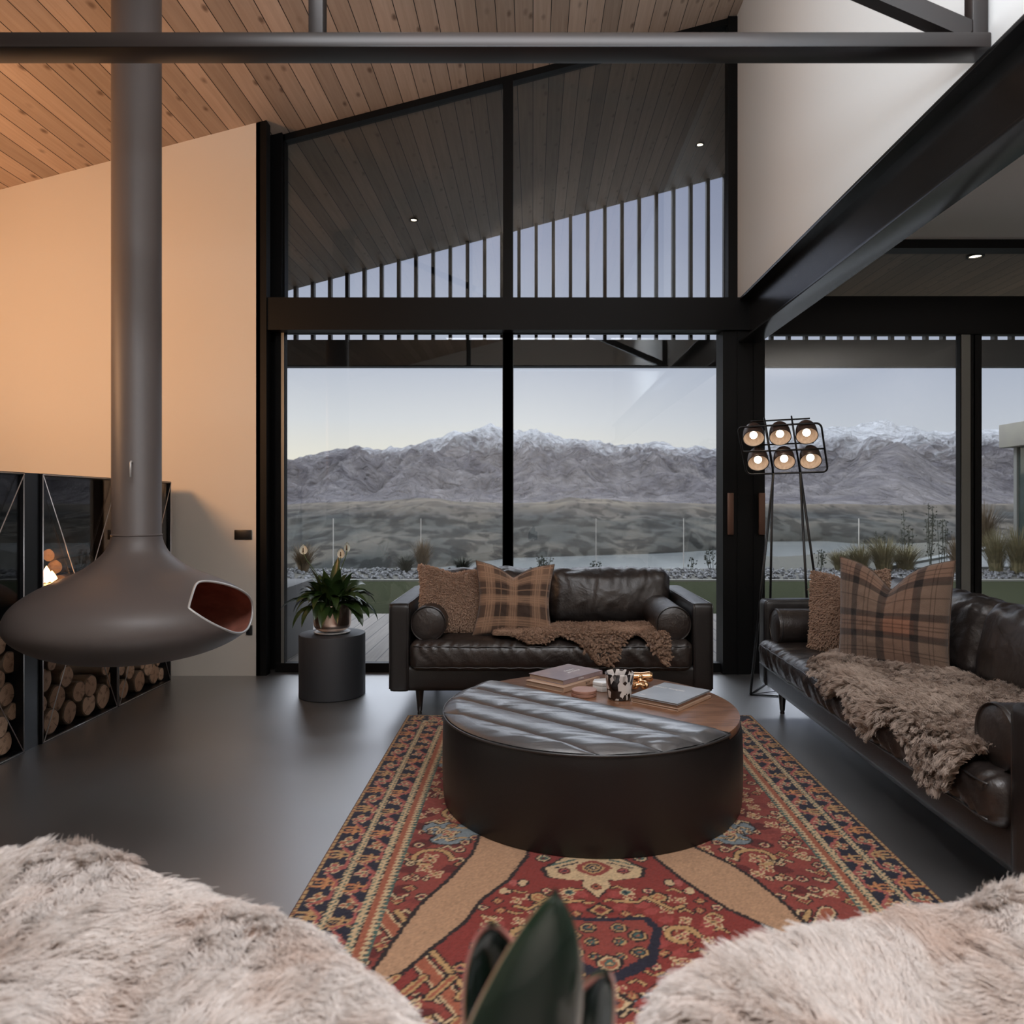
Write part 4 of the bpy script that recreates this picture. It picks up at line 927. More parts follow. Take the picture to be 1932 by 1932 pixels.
# ------------------------------------------------------------------ sofas (local: x along, front at y=0 facing -y)
def sofa(name, label, cx, cy, rz, W, Dp, seat_z, back_top, nback, seed):
    """built in local coordinates then rotated as a whole"""
    t = thing(name, label, 'sofa', (cx, cy, 0), rz); L = dict(local=True)
    aw = .122; ah = .67; bz = .148; w2 = W/2
    def wr(scale, amp, ax=0, edge=None):
        def fn(p, n):
            q = Vector((p.x*scale*(1 if ax == 0 else .25), p.y*scale*(.25 if ax == 0 else 1), p.z*scale*.5+seed))
            return amp*(noise.noise(q)+.5*noise.noise(q*2.3))
        return fn
    base = cushion_mb((W-.01, Dp-.02, .16), (30, 8, 4), .025, (0, 0, 0)); o = weld(base.build('base', M['leather_smooth'], t, **L)); 
    for v in o.data.vertices: v.co += Vector((0, Dp/2, bz+.08))
    for s in (-1, 1):
        a = cushion_mb((aw, Dp, ah-bz), (8, 26, 14), .022, (.006, 0, .006), lambda p, n: .0025*noise.noise(p*9+Vector((seed, s, 0))))
        o = weld(a.build('armrest', M['leather_smooth'], t, **L))
        for v in o.data.vertices: v.co += Vector((s*(w2-aw/2), Dp/2, (ah+bz)/2))
        z1 = ah-.006; y0 = .006; xi = s*(w2-aw+.008); xo = s*(w2-.006)
        for xx in (xi, xo): MB().tube([(xx, Dp-.03, z1), (xx, y0+.015, z1), (xx, y0+.003, z1-.012), (xx, y0, z1-.03), (xx, y0, bz+.02)], .0042, 6).build('piping', M['piping'], o, smooth=True, local=True)
        b = MB(); R = .103; by = .035
        ln = Dp*.62
        prof = [(.0005, by-.022), (R*.5, by-.018), (R*.85, by-.008), (R*.97, by), (R, by+.012), (R*1.0, by+ln*.5), (R*.98, by+ln-.01), (R*.8, by+ln), (.0005, by+ln+.004)]
        b.lathe(smooth_prof(prof, 4), (s*(w2-aw-R-.004), 0, seat_z+R-.012), 40, axis='y')
        o2 = weld(b.build('bolster', M['leather'], t, smooth=True, **L))
        c = Vector((s*(w2-aw-R-.004), by+.004, seat_z+R-.012)); MB().tube([c+Vector((math.cos(a_)*R*.985, 0, math.sin(a_)*R*.985)) for a_ in [2*PI*k/40 for k in range(40)]], .0045, 6, closed=True).build('bolster_piping', M['piping'], o2, smooth=True, local=True)
    o = weld(cushion_mb((W-.02, .17, ah-bz), (30, 5, 10), .03, (0, 0, .004)).build('backrest', M['leather_smooth'], t, **L))
    for v in o.data.vertices: v.co += Vector((0, Dp-.09, (ah+bz)/2))
    # seat cushion: bench with ruched front border
    sw = W-2*aw-.004+(.0); sh = seat_z-.275; sd = Dp-.30
    def ruche(p, n):
        f = max(0, -n.y)+.5*max(0, n.z)*(1 if p.y < -sd/2+.12 else 0); e = 1-abs(p.x)/(sw/2)
        k = noise.noise(Vector((p.x*34+1.5*math.sin(p.z*30), p.y*4, p.z*5+seed)))
        g = noise.noise(Vector((p.x*5, p.y*5, seed+p.z*3)))
        return f*.0105*k+.006*g*max(0, n.z)+.004*max(0, n.z)*noise.noise(Vector((p.x*22, p.y*6, 3)))
    c = cushion_mb((sw, sd+.05, sh), (int(sw/.012), 34, 12), .055, (0, .018, .016), ruche)
    o = weld(c.build('seat_cushion', M['leather'], t, **L))
    for v in o.data.vertices: v.co += Vector((0, (sd+.05)/2-.045, .275+sh/2))
    for zz, yy in ((seat_z-.030, -.046), (.275+.028, -.046)):
        MB().tube([(-sw/2+.03+(sw-.06)*k/60, yy-.012*(1-(2*k/60-1)**2)+.004, zz+.002*math.sin(k*1.7)) for k in range(61)], .0035, 6).build('seat_piping', M['piping'], o, smooth=True, local=True)
    bw = (W-2*aw-.02)/nback; bh = back_top-seat_z+.02
    for k in range(nback):
        def wrk(p, n, k=k):
            q = Vector((p.x*9, p.y*7, p.z*5+seed+k*7)); e = abs(p.x)/(bw/2)
            cr = noise.noise(Vector((p.x*20+4*noise.noise(q), p.y*5, p.z*4.5+k)))
            top = max(0, (p.z/(bh/2)))
            return .012*noise.noise(q*.8)+(.010*top+.004)*cr-.008*abs(noise.noise(Vector((p.x*12+k*3, p.z*10, p.y*4))))
        c = cushion_mb((bw-.01, .24, bh), (60, 14, 40), .075, (.01, .045, .02), wrk)
        o = weld(c.build('back_cushion', M['leather'], t, **L)); an = -.16
        for v in o.data.vertices:
            p = v.co.copy(); p.y, p.z = p.y*math.cos(an)-p.z*math.sin(an), p.y*math.sin(an)+p.z*math.cos(an)
            v.co = p+Vector((-w2+aw+.01+bw*(k+.5), Dp-.285, seat_z-.01+bh/2))
        ed = [(x_, Dp-.285-.13, z_) for x_, z_ in ()]
    for sx_ in (-1, 1):
        for y_, in ((.09,), (Dp-.10,)):
            MB().lathe([(.014, 0), (.012, .012), (.0115, .014), (.0145, .02), (.026, bz+.004)], (sx_*(w2-.17), y_, 0), 20, cap0=True, cap1=True).build('leg', M['darkwood'], t, smooth=True, local=True, autos=.6)
    return t
sofa('leather_loveseat', 'dark leather two-seater sofa facing the room in front of the glass doors', .108, 4.38, 0, 1.907, 1.02, .455, .795, 2, 1.0)
sofa('leather_sofa', 'long dark leather three-seater sofa along the right side of the rug', 1.405, 3.365, -PI/2, 2.56, .98, .440, .800, 2, 5.0)

# ------------------------------------------------------------------ pillows
def plaid1(u, v):
    br = np.array((.21, .125, .082)); dk = np.array((.030, .022, .020)); lt = np.array((.46, .28, .18)); 
    def bands(t):
        d = 0; l = 0
        for c, w_ in ((.30, .085), (.62, .085)):
            if abs(t-c) < w_: d = 1
        for c in (.10, .135, .17, .44, .47, .50, .78, .81, .84, .95):
            if abs(t-c) < .007: l = 1
        for c in (.16, .47, .80):
            if abs(t-c) < .06: l = max(l, .45)
        return d, l
    a, la = bands(u); b, lb = bands(v); c = br.copy()
    c = c*(1-.55*max(a, 0))*(1-.0)+dk*.55*a; c = c*(1-.6*b)+dk*.6*b
    l = max(la, lb); c = c*(1-.6*l)+lt*.6*l
    if abs(u-.30) < .006 or abs(v-.62) < .006: c = c*.4+lt*.45
    return c
def plaid2(u, v):
    br = np.array((.185, .125, .092)); dk = np.array((.033, .026, .024)); rd = np.array((.26, .125, .08)); c = br.copy()
    def st(t, L): return any(abs(t-a) < w_ for a, w_ in L)
    D1 = ((.20, .03), (.46, .035), (.76, .035)); D2 = ((.33, .032), (.52, .032), (.83, .035), (.08, .02))
    a = st(u, D1); b = st(v, D2)
    if .46 < u < .76 or .33 < v < .52 or (.83 < v): c = c*.75+rd*.25
    if (.46 < u < .76 and .33 < v < .52): c = rd*1.05
    if a: c = c*.3+dk*.7
    if b: c = c*.3+dk*.7
    if a and b: c = dk*.75
    for t in (.09, .13, .30, .34, .58, .66, .88, .91):
        if abs(u-t) < .0045: c = c*.55
    for t in (.17, .21, .41, .44, .64, .68, .90, .94):
        if abs(v-t) < .0045: c = c*.55
    return c
def pillow(name, label, w_, h_, th, loc, rz, lean, roll, notch, m, plaid=None, N=56, seed=0, group=None):
    """standing pillow, local x width, z height, face -y; base edge at z=0"""
    t = thing(name, label, 'pillow', loc, rz, group)
    vs = []; cols = []; fs = []
    cl, sl = math.cos(lean), math.sin(lean); cr, sr = math.cos(roll), math.sin(roll)
    for side in (-1, 1):
        b0 = len(vs)
        for i in range(N+1):
            for j in range(N+1):
                u = math.sin((i/N-.5)*PI); v = math.sin((j/N-.5)*PI)
                ex = 1-.095*(1-v*v)-.02*math.sin(v*3+seed); ey = 1-.095*(1-u*u)
                x = u*w_/2*ex; z = v*h_/2*ey
                f = max(0, (1-u*u)*(1-v*v)); T_ = th/2*f**.42
                nt_ = notch*math.exp(-abs((u+.04)/.34)**1.35)*max(0, (v+.15)/1.15)**1.6
                z -= nt_*h_*.30; T_ *= 1-.75*nt_
                T_ += (.006*noise.noise(Vector((u*3+seed, v*3, side)))+.004*noise.noise(Vector((u*8+seed, v*8, side))))*f**.4
                # creases radiating from the notch and corners
                if notch > .2: T_ -= .012*notch*abs(math.sin(math.atan2(u, 1.05-v)*5))*max(0, v)**2*f**.3
                y = side*T_
                p = Vector((x, y, z)); p = Vector((p.x*cr-p.z*sr, p.y, p.x*sr+p.z*cr)); p.z += h_/2
                p = Vector((p.x, p.y*cl+p.z*sl, -p.y*sl+p.z*cl)); vs.append(p)
                if plaid: cols.append(plaid(i/N if side < 0 else 1-i/N, j/N) if False else plaid((u+1)/2, (v+1)/2))
        for i in range(N):
            for j in range(N):
                a = b0+i*(N+1)+j; q = (a, a+N+1, a+N+2, a+1); fs.append(q if side < 0 else q[::-1])
    me = bpy.data.meshes.new('cover'); me.from_pydata(vs, [], fs); me.update()
    if plaid:
        ca = me.color_attributes.new('weave', 'FLOAT_COLOR', 'POINT'); col = np.ones((len(vs), 4), np.float32); col[:, :3] = np.array(cols); ca.data.foreach_set('color', col.ravel())
    me.polygons.foreach_set('use_smooth', [True]*len(me.polygons))
    o = link('cover', me, m, t, True)
    # seam round the edge
    n = N+1; ring = [vs[i*n] for i in range(n)]+[vs[N*n+j] for j in range(1, n)]+[vs[i*n+N] for i in range(N-1, -1, -1)]+[vs[j] for j in range(N-1, 0, -1)]
    MB().tube(ring[::2], .0035, 6, closed=True).build('seam', m if not plaid else M['plaidseam'], t, smooth=True, local=True)
    return t
# ------------------------------------------------------------------ round ottoman
OC = Vector((.253, 3.243, 0)); OR = .636; OH = .375; RT = .0125
ot = thing('round_ottoman', 'large round black leather ottoman with channelled cushion and walnut tray half, on the rug', 'ottoman', (OC.x, OC.y, RT))
nA = Vector((-.66, -.751, 0)); tA = Vector((.751, -.66, 0))     # nA points to the leather side, tA along the channels
def oxy(s, t, z): p = OC+nA*s+tA*t; return (p.x, p.y, z)
CH = -.035
aL = math.acos(CH/OR)
def arc(r, a0, a1, n, z): return [oxy(r*math.cos(a0+(a1-a0)*k/n), r*math.sin(a0+(a1-a0)*k/n), z) for k in range(n+1)]
# leather drum (front part) and drum under the tray
def drum(name, r, a0, a1, z0, z1, m, bulge=.004):
    P = []
    for q in range(13):
        f = q/12; z = z0+(z1-z0)*f; rr = r+bulge*math.sin(f*PI)-.004*max(0, 1-f*10)-.004*max(0, (f-.93)/.07)
        P.append(arc(rr, a0, a1, 120, z))
    mb = MB(); mb.grid(P); v0 = P[0]; v1 = P[-1]
    mb.add(v0, [tuple(range(len(v0)))]); mb.add(v1, [tuple(range(len(v1)))])
    mb.add([v0[0], v0[-1], v1[-1], v1[0]], [(0, 1, 2, 3)])
    return mb.build(name, m, ot, smooth=True, autos=.6)
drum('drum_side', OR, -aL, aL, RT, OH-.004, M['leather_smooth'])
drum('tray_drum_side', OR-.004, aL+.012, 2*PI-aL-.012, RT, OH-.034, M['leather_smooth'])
# walnut half top
P = arc(OR-.012, aL+.004, 2*PI-aL-.004, 90, 0)
mb = MB(); mb.hexa([(x, y, OH-.032) for x, y, z in P], [(x, y, OH) for x, y, z in P]); mb.build('walnut_top', M['walnut'], ot, bevel=.003, seg=2)
# four channels
edges = [CH, .137, .313, .49, OR-.002]
for c in range(4):
    s0, s1 = edges[c], edges[c+1]; P = []; ns = 26; ntt = 150
    for i in range(ns+1):
        f = i/ns; ff = .5-.5*math.cos(f*PI); s = s0+(s1-s0)*ff; row = []; T_ = math.sqrt(max(1e-6, (OR-.003)**2-s*s))
        if c == 3 and i == ns: T_ = .01
        for j in range(ntt+1):
            g = .5-.5*math.cos(j/ntt*PI) if False else j/ntt; t = -T_+2*T_*g
            r = math.hypot(s, t); e = max(0, min(1, (OR-r)/.055))**.5
            prof = max(0, 1-(2*ff-1)**2)**.5 if c < 3 else min(1, max(0, 4*ff))**.5
            h = .030*prof*e
            # short slanting creases that die toward the crown of each channel
            k = noise.noise(Vector((t*16+s*26+c*9, s*3, c)))*1.0+.6*noise.noise(Vector((t*34+s*50+c*3, s*5, 7+c)))
            near = (1-abs(2*ff-1)*.55)*min(1, prof*1.3)
            amp = .0058*min(.9, max(0, noise.noise(Vector((t*2.2+c*4, c*3.3, 1)))+.62))
            h += amp*k*near*e
            row.append(oxy(s, t, OH-.003+h))
        P.append(row)
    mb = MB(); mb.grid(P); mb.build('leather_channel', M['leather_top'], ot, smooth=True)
    if c < 3: 
        T_ = math.sqrt(OR**2-s1*s1)*.995
        MB().tube([oxy(s1, -T_, OH-.001), oxy(s1, T_, OH-.001)], .0035, 6).build('seam', M['black_metal'], ot, smooth=True)
MB().tube(arc(OR+.001, -aL, aL, 110, OH-.003), .0048, 8).build('piping', M['piping'], ot, smooth=True)
MB().tube([oxy(CH, -math.sqrt(OR**2-CH**2), OH+.001), oxy(CH, math.sqrt(OR**2-CH**2), OH+.001)], .005, 8).build('piping', M['black_metal'], ot, smooth=True)

# ---- things on the walnut top
def textmesh(name, s, size, m, parent, loc, rot=0, ext=.0002, rotx=0, shear=0):
    cu = bpy.data.curves.new(name, 'FONT'); cu.body = s; cu.size = size; cu.extrude = ext; cu.shear = shear; cu.align_x = 'CENTER'; cu.align_y = 'CENTER'
    o = bpy.data.objects.new(name, cu); C.objects.link(o); dg = bpy.context.evaluated_depsgraph_get(); me = bpy.data.meshes.new_from_object(o.evaluated_get(dg)); me.name = name
    bpy.data.objects.remove(o); o = link(name, me, None, parent, True); me.materials.clear(); me.materials.append(m); o.location = loc; o.rotation_euler = (rotx, 0, rot); return o
M['white_ink'] = mat('white_ink', (.80, .78, .76), .5); M['dark_ink'] = mat('dark_ink', (.05, .03, .02), .6)
M['cov1'] = mat('mauve_cover', (.24, .185, .20), .35, coat=.4, noise_=(9, (.37, .27, .27), U)); M['cov2'] = mat('kraft_cover', (.50, .33, .23), .6); M['cov3'] = mat('grey_cover', (.24, .26, .28), .35, coat=.3, noise_=(5, (.33, .35, .37), U)); M['cov4'] = mat('brown_cover', (.30, .17, .11), .55); M['cov5'] = mat('dark_cover', (.035, .03, .03), .4)
def book(label, loc, rz, w_, l_, h_, cover, group):
    """local: spine along x at y=0 side, pages inside"""
    t = thing('book', label, 'book', loc, rz, group); L = dict(local=True); c = .0022
    MB().box((-l_/2, -w_/2, 0), (l_/2, w_/2, c)).box((-l_/2, -w_/2, h_-c), (l_/2, w_/2, h_)).box((-l_/2, -w_/2, 0), (l_/2, -w_/2+c, h_)).build('cover', cover, t, bevel=.0007, seg=1, local=True)
    MB().box((-l_/2+.004, -w_/2+c, c), (l_/2-.004, w_/2-.004, h_-c)).build('pages', M['bp'], t, local=True)
    return t
E_ = .0004
g1 = 'books stacked at the back of the walnut top'; g2 = 'magazines stacked at the right of the walnut top'
b = book('thick kraft-covered book under the mauve one on the walnut top', (.148, 3.657, OH+E_), math.radians(50), .235, .29, .024, M['cov2'], g1)
textmesh('spine_text', 'BEYT', .016, M['dark_ink'], b, (.045, -.235/2-.0004, .012), 0, rotx=PI/2)
b = book('mauve picture-covered book with white swirl title, top of the back pile', (.165, 3.705, OH+.025), math.radians(47), .225, .30, .021, M['cov1'], g1)
textmesh('cover_title', 'desert\ngardens', .030, M['white_ink'], b, (.035, .0, .0212), 0, shear=.35)
textmesh('spine_text', 'ZOENA', .012, M['white_ink'], b, (-.02, -.225/2-.0004, .0105), 0, rotx=PI/2); textmesh('spine_text', 'V', .012, M['white_ink'], b, (.135, -.225/2-.0004, .0105), 0, rotx=PI/2)
r2 = math.radians(50)
b = book('kraft magazine at the bottom of the right-hand pile', (.622, 3.345, OH+E_), r2, .235, .30, .011, M['cov2'], g2)
b = book('brown book in the middle of the right-hand pile, with a ribbon marker', (.612, 3.350, OH+.012), r2+.03, .232, .285, .012, M['cov4'], g2)
MB().box((-.10, .112, -.004), (-.092, .122, .010)).build('ribbon', mat('tan_ribbon', (.50, .27, .13), .6), b, local=True)
b = book('grey-covered magazine with white script title, top of the right-hand pile', (.620, 3.352, OH+.0245), r2+.01, .235, .305, .008, M['cov3'], g2)
textmesh('cover_title', 'Luxury escapes', .026, M['white_ink'], b, (.06, .045, .0082), -.5-PI/2+.5, shear=.3); textmesh('cover_title', 'Vol', .018, M['white_ink'], b, (-.11, .085, .0082), -PI/2, shear=.3)
# round coasters
ct = thing('coaster_stack', 'short stack of two round wooden coasters beside the glass tumbler', 'coaster', (.235, 3.43, OH))
mc = mat('pink_wood_coaster', (.42, .22, .16), .5, noise_=(14, (.34, .17, .12), (1, 8, 1)))
for k in range(2): MB().lathe([(.001, OH+.0005+k*.0145), (.056, OH+.0005+k*.0145), (.058, OH+.002+k*.0145), (.058, OH+.012+k*.0145), (.056, OH+.0138+k*.0145), (.001, OH+.0138+k*.0145)], (.235+k*.001, 3.43, 0), 48).build('coaster', mc, ct, smooth=True, autos=.6)
# white hexagonal box
P = [(.335+.055*math.cos(a), 3.535+.055*math.sin(a)) for a in [k*PI/3+.3 for k in range(6)]]
hb_ = thing('white_box', 'small white hexagonal box between the book pile and the tumbler', 'box', (.335, 3.535, OH))
MB().hexa([(x, y, OH+.0004) for x, y in P], [(x, y, OH+.024) for x, y in P]).build('body', M['ceramic_w'], hb_, bevel=.0015); MB().hexa([(x, y, OH+.0255) for x, y in P], [(x, y, OH+.042) for x, y in P]).build('lid', M['ceramic_w'], hb_, bevel=.0015)
# tortoise tumbler
tm = bpy.data.materials.new('tortoise_glass'); tm.use_nodes = True; nt = tm.node_tree; b = nt.nodes['Principled BSDF']; b.inputs['Roughness'].default_value = .08; b.inputs['Coat Weight'].default_value = .6
tc = nd(nt, 'ShaderNodeTexCoord'); mp = nd(nt, 'ShaderNodeMapping'); mp.inputs[3].default_value = (1, 1, .55); nt.links.new(tc.outputs['Object'], mp.inputs[0]); nz = nd(nt, 'ShaderNodeTexNoise'); nz.inputs['Scale'].default_value = 30; nz.inputs['Detail'].default_value = 1.5; nz.inputs['Distortion'].default_value = 1.2; nt.links.new(mp.outputs[0], nz.inputs[0])
vo = nd(nt, 'ShaderNodeTexVoronoi'); vo.inputs['Scale'].default_value = 60; nt.links.new(mp.outputs[0], vo.inputs[0])
cr = ramp(nt, vo.outputs['Color'], [(.47, (.015, .008, .006)), (.53, (.72, .66, .62))]); nt.links.new(cr, b.inputs['Base Color'])
tl = thing('tortoise_tumbler', 'black and white speckled glass tumbler on the walnut top', 'tumbler', (.392, 3.375, OH))
MB().lathe(smooth_prof([(.0005, .001), (.046, .001), (.053, .006), (.056, .03), (.061, .075), (.066, .112), (.0655, .116), (.0625, .115), (.058, .075), (.053, .03), (.045, .016), (.0005, .014)], 3), (.392, 3.375, OH), 56).build('cup', tm, tl, smooth=True)
MB().lathe([(.0495, .001), (.0545, .003), (.0555, .010), (.054, .013)], (.392, 3.375, OH), 56).build('clear_foot', M['glass'], tl, smooth=True)
# gold knot
gk = thing('gold_knot', 'shiny gold knuckle-shaped ornament half hidden behind the tumbler', 'ornament', (.50, 3.55, OH))
MB().lathe(smooth_prof([(.0005, -.075), (.018, -.073), (.023, -.06), (.020, -.045), (.0225, -.02), (.0215, .02), (.024, .045), (.0245, .06), (.018, .072), (.0005, .074)], 4), (.505, 3.60, OH+.046), 24, axis='x').build('bar', M['gold'], gk, smooth=True)
pts = [(.50+.034*math.cos(a), 3.52+.030*math.sin(a), OH+.026+.010*math.sin(3*a)) for a in [k*2*PI/36 for k in range(36)]]
MB().tube(pts, [.011+.0035*math.cos(k*2*PI/6) for k in range(36)], 12, closed=True).build('ring', M['gold'], gk, smooth=True)
MB().tube([(.51, 3.545, OH+.03), (.515, 3.57, OH+.04), (.52, 3.595, OH+.045)], [.012, .015, .018], 12).build('neck', M['gold'], gk, smooth=True)

# ------------------------------------------------------------------ plant stool, pot and peace lily
SX, SY = -1.319, 4.92
st_ = thing('drum_stool', 'charcoal cylindrical stool holding the copper plant pot', 'stool', (SX, SY, 0))
MB().lathe([(.0005, .0), (.205, .0), (.2125, .006), (.2125, .398), (.2105, .404), (.206, .406), (.0005, .406)], (SX, SY, 0), 96).build('body', M['stool'], st_, smooth=True, autos=.6)
pt = thing('plant_pot', 'copper pot on a white saucer standing on the charcoal stool', 'pot', (SX+.0, SY, .406))
MB().lathe(smooth_prof([(.0005, .407), (.09, .407), (.112, .411), (.116, .416), (.108, .417), (.0005, .412)], 2), (SX, SY, 0), 64).build('saucer', M['ceramic_w'], pt, smooth=True)
MB().lathe(smooth_prof([(.0005, .419), (.06, .419), (.095, .430), (.116, .455), (.121, .50), (.121, .592), (.1195, .594), (.116, .592), (.116, .50), (.10, .46), (.0005, .455)], 4), (SX, SY, 0), 72).build('vessel', M['copper'], pt, smooth=True)
MB().lathe([(.0005, .575), (.116, .572)], (SX, SY, 0), 40).build('potting_soil', M['soil'], pt)
pl = thing('peace_lily', 'dark green peace lily with white flowers growing in the copper pot', 'plant', (SX, SY, .575))
r = random.Random(11); mb = MB()
def leafblade(mb, base, d, L_, W_, droop, twist, r, n=9):
    d = Vector(d).normalized(); side = d.cross(Vector((0, 0, 1))).normalized(); side = (Quaternion(d, twist) @ side); p = Vector(base); P = []; dirn = d.copy(); stem = .32
    for k in range(n+1):
        s = k/n; wv = 0 if s < stem else math.sin(((s-stem)/(1-stem))**.75*PI)**.85
        ww = W_*wv+.0022*(1-s); up = side.cross(dirn).normalized()
        if up.z < 0: up = -up
        P.append([p-side*ww+up*ww*.28, p-up*ww*.05, p+side*ww+up*ww*.28]); step = L_/n
        dirn = (dirn+Vector((0, 0, -droop*step*(1+2.2*s)))).normalized(); side = (side-dirn*side.dot(dirn)).normalized(); p = p+dirn*step
    mb.grid(P)
for k in range(130):
    a = r.uniform(0, 2*PI); el = r.uniform(.45, 1.35) if k % 3 else r.uniform(.9, 1.5); d = (math.cos(a)*math.cos(el), math.sin(a)*math.cos(el), math.sin(el))
    L_ = r.uniform(.19, .31)*(1-.15*(el > 1.1)); leafblade(mb, (SX+math.cos(a)*r.uniform(.0, .06), SY+math.sin(a)*r.uniform(0, .06), .575), d, L_, r.uniform(.024, .036), r.uniform(2.2, 4.6)*(1.1-.45*(el > 1.1)), r.uniform(-.7, .7), r)
for a, el, L_ in ((1.2, 1.42, .34), (2.9, 1.45, .27), (.3, 1.45, .26), (4.5, 1.3, .27), (5.3, 1.2, .3), (3.6, 1.25, .3)):
    leafblade(mb, (SX+.02*math.cos(a), SY-.03, .575), (math.cos(a)*math.cos(el), math.sin(a)*math.cos(el), math.sin(el)), L_, .034, .9, .1, r)
mb.build('foliage', M['leaf'], pl, smooth=True)
for fx, fz, tw in ((-1.500, .950, .1), (-1.255, .925, -.2), (-1.215, .965, .9)):
    MB().tube([(SX+(fx-SX)*.1, SY-.02, .57), (SX+(fx-SX)*.45, SY-.03, .78), (fx+(.02 if fx < -1.4 else -.01), SY-.03, fz-.06), (fx, SY-.03, fz-.02)], .0028, 6).build('flower_stem', M['stem'], pl, smooth=True)
    m_ = MB(); P = []
    for i in range(9):
        s = i/8; ww = .026*math.sin(min(1, s*1.02)**.8*PI)**.7 if 0 < s < 1 else .0008
        P.append([(fx+(q/3)*ww*math.cos(tw), SY-.03+.010*(1-(q/3)**2)+(q/3)*ww*math.sin(tw), fz-.028+.068*s) for q in range(-3, 4)])
    m_.grid(P); o = m_.build('spathe', M['spathe'], pl, smooth=True)
    MB().tube([(fx, SY-.038, fz-.014), (fx, SY-.036, fz+.018)], [.005, .0035], 8).build('spadix', M['tussd'], pl, smooth=True)

# ------------------------------------------------------------------ floor lamp
lp = thing('floor_lamp', 'black wire-frame floor lamp with six lit spotlight bowls beside the glass doors', 'lamp', (1.66, 4.95, 0))
def W(px, py, D): return Vector((gx(px, D), D, EYE+(952-py)/1410*D))
TL, TR, BL, BR = W(1392, 806, 4.86), W(1549, 798, 4.70), W(1409, 895, 4.96), W(1562, 890, 4.80)
def L2(u, v): return TL*(1-u)*(1-v)+TR*u*(1-v)+BL*(1-u)*v+BR*u*v
nrm = (TR-TL).cross(BL-TL).normalized()
if nrm.y > 0: nrm = -nrm        # nrm faces the room
bk = -nrm*.085
def rrect(f, rad=.10, n=5, u0=0, u1=1, v0=0, v1=1):
    ru = rad*.6; rv = rad; pts = []
    for (cu, cv, a0) in ((u1-ru, v0+rv, -90), (u1-ru, v1-rv, 0), (u0+ru, v1-rv, 90), (u0+ru, v0+rv, 180)):
        for k in range(n+1):
            a = math.radians(a0+90*k/n); pts.append(f(cu+ru*math.cos(a), cv+rv*math.sin(a)))
    return pts
MB().tube(rrect(L2), .0065, 8, closed=True).build('front_frame', M['black_metal'], lp, smooth=True)
for u in (.335, .665): MB().tube([L2(u, 0), L2(u, 1)], .0058, 8).build('frame_bar', M['black_metal'], lp, smooth=True)
MB().tube([L2(0, .52), L2(1, .52)], .0058, 8).build('frame_bar', M['black_metal'], lp, smooth=True)
up_ = (TL-BL).normalized()
for v in (-.02, .48): MB().tube([L2(.15, v)+bk*1.1, L2(.88, v)+bk*1.1], .0052, 8).build('rear_bar', M['black_metal'], lp, smooth=True)
for v in (.06,): MB().tube([L2(.15, v)+bk*.8, L2(.88, v)+bk*.8], .0045, 8).build('rear_bar', M['black_metal'], lp, smooth=True)
for i, u in enumerate((.175, .50, .82)):
    for j, v in enumerate((.27, .77)):
        c = L2(u-.005, v+(-.02 if j == 0 else .0)); sh = MB(); prof = []
        ax = (-nrm+up_*.42).normalized(); e1 = ax.orthogonal().normalized(); e2 = ax.cross(e1)
        R = .067
        def rev(pr, nseg=32): return [[c+ax*z+(e1*math.cos(2*PI*k/nseg)+e2*math.sin(2*PI*k/nseg))*rr_ for k in range(nseg+1)] for rr_, z in pr]
        out = [(R, 0), (R*1.01, .012), (R*.98, .05), (R*.88, .085), (R*.66, .112), (R*.35, .128), (.001, .133)]
        mb = MB(); mb.grid(rev(smooth_prof(out, 3))); s_ = weld(mb.build('lamp_shade', M['lampout'], lp, smooth=True))
        mb = MB(); mb.grid(rev([(a*.955, z+.001 if k == 0 else z*.93) for k, (a, z) in enumerate(smooth_prof(out, 3))])); weld(mb.build('reflector', M['lampin'], s_, smooth=True))
        MB().tube([c+(e1*math.cos(2*PI*k/32)+e2*math.sin(2*PI*k/32))*R for k in range(32)], .0022, 6, closed=True).build('shade_rim', M['black_metal'], s_, smooth=True)
        bc = c+ax*.035; q = bmesh.new(); bmesh.ops.create_uvsphere(q, u_segments=20, v_segments=12, radius=.0245, matrix=Matrix.Translation(bc)); me = bpy.data.meshes.new('bulb'); q.to_mesh(me); q.free()
        for p in me.polygons: p.use_smooth = True
        link('bulb', me, M['bulb'], s_)
        MB().tube([bc+ax*.02, c+ax*.125], .012, 10).build('socket', M['black_metal'], s_, smooth=True)
        MB().tube([c+ax*.128, L2(u, v-.04)+bk*1.1], .005, 6).build('bracket', M['black_metal'], s_, smooth=True)
def F(px, D): return Vector((gx(px, D), D, .006))
legs = [[L2(.335, 1), Vector((1.428, 4.90, .006))], [L2(.335, 1)+bk*1.0+up_*.02, Vector((1.655, 5.24, .006))], [L2(.665, 1), Vector((1.795, 4.80, .006))], [L2(.665, 1)+bk*1.2+up_*.02, Vector((2.05, 5.16, .006))]]
for a, b_ in legs: MB().tube([a, b_], .0085, 8).build('leg', M['black_metal'], lp, smooth=True)
for i, u in ((0, .335), (2, .665)):
    MB().tube([L2(u, 1), legs[i+1][0]], .005, 8).build('frame_bar', M['black_metal'], lp, smooth=True)
    MB().tube([L2(u, 0), L2(u, -.12)+bk*.6, L2(u+.0, 0)+bk*1.1], .0052, 8).build('hanger', M['black_metal'], lp, smooth=True)
    MB().tube([L2(u, 0)+bk*1.1, legs[i+1][0]], .005, 8).build('frame_bar', M['black_metal'], lp, smooth=True)
for a, b_ in ((0, 2), (0, 1), (2, 3), (0, 3)): MB().tube([legs[a][1], legs[b_][1]], .0052 if b_ != 3 or a else .0025, 8).build('floor_bar', M['black_metal'], lp, smooth=True)

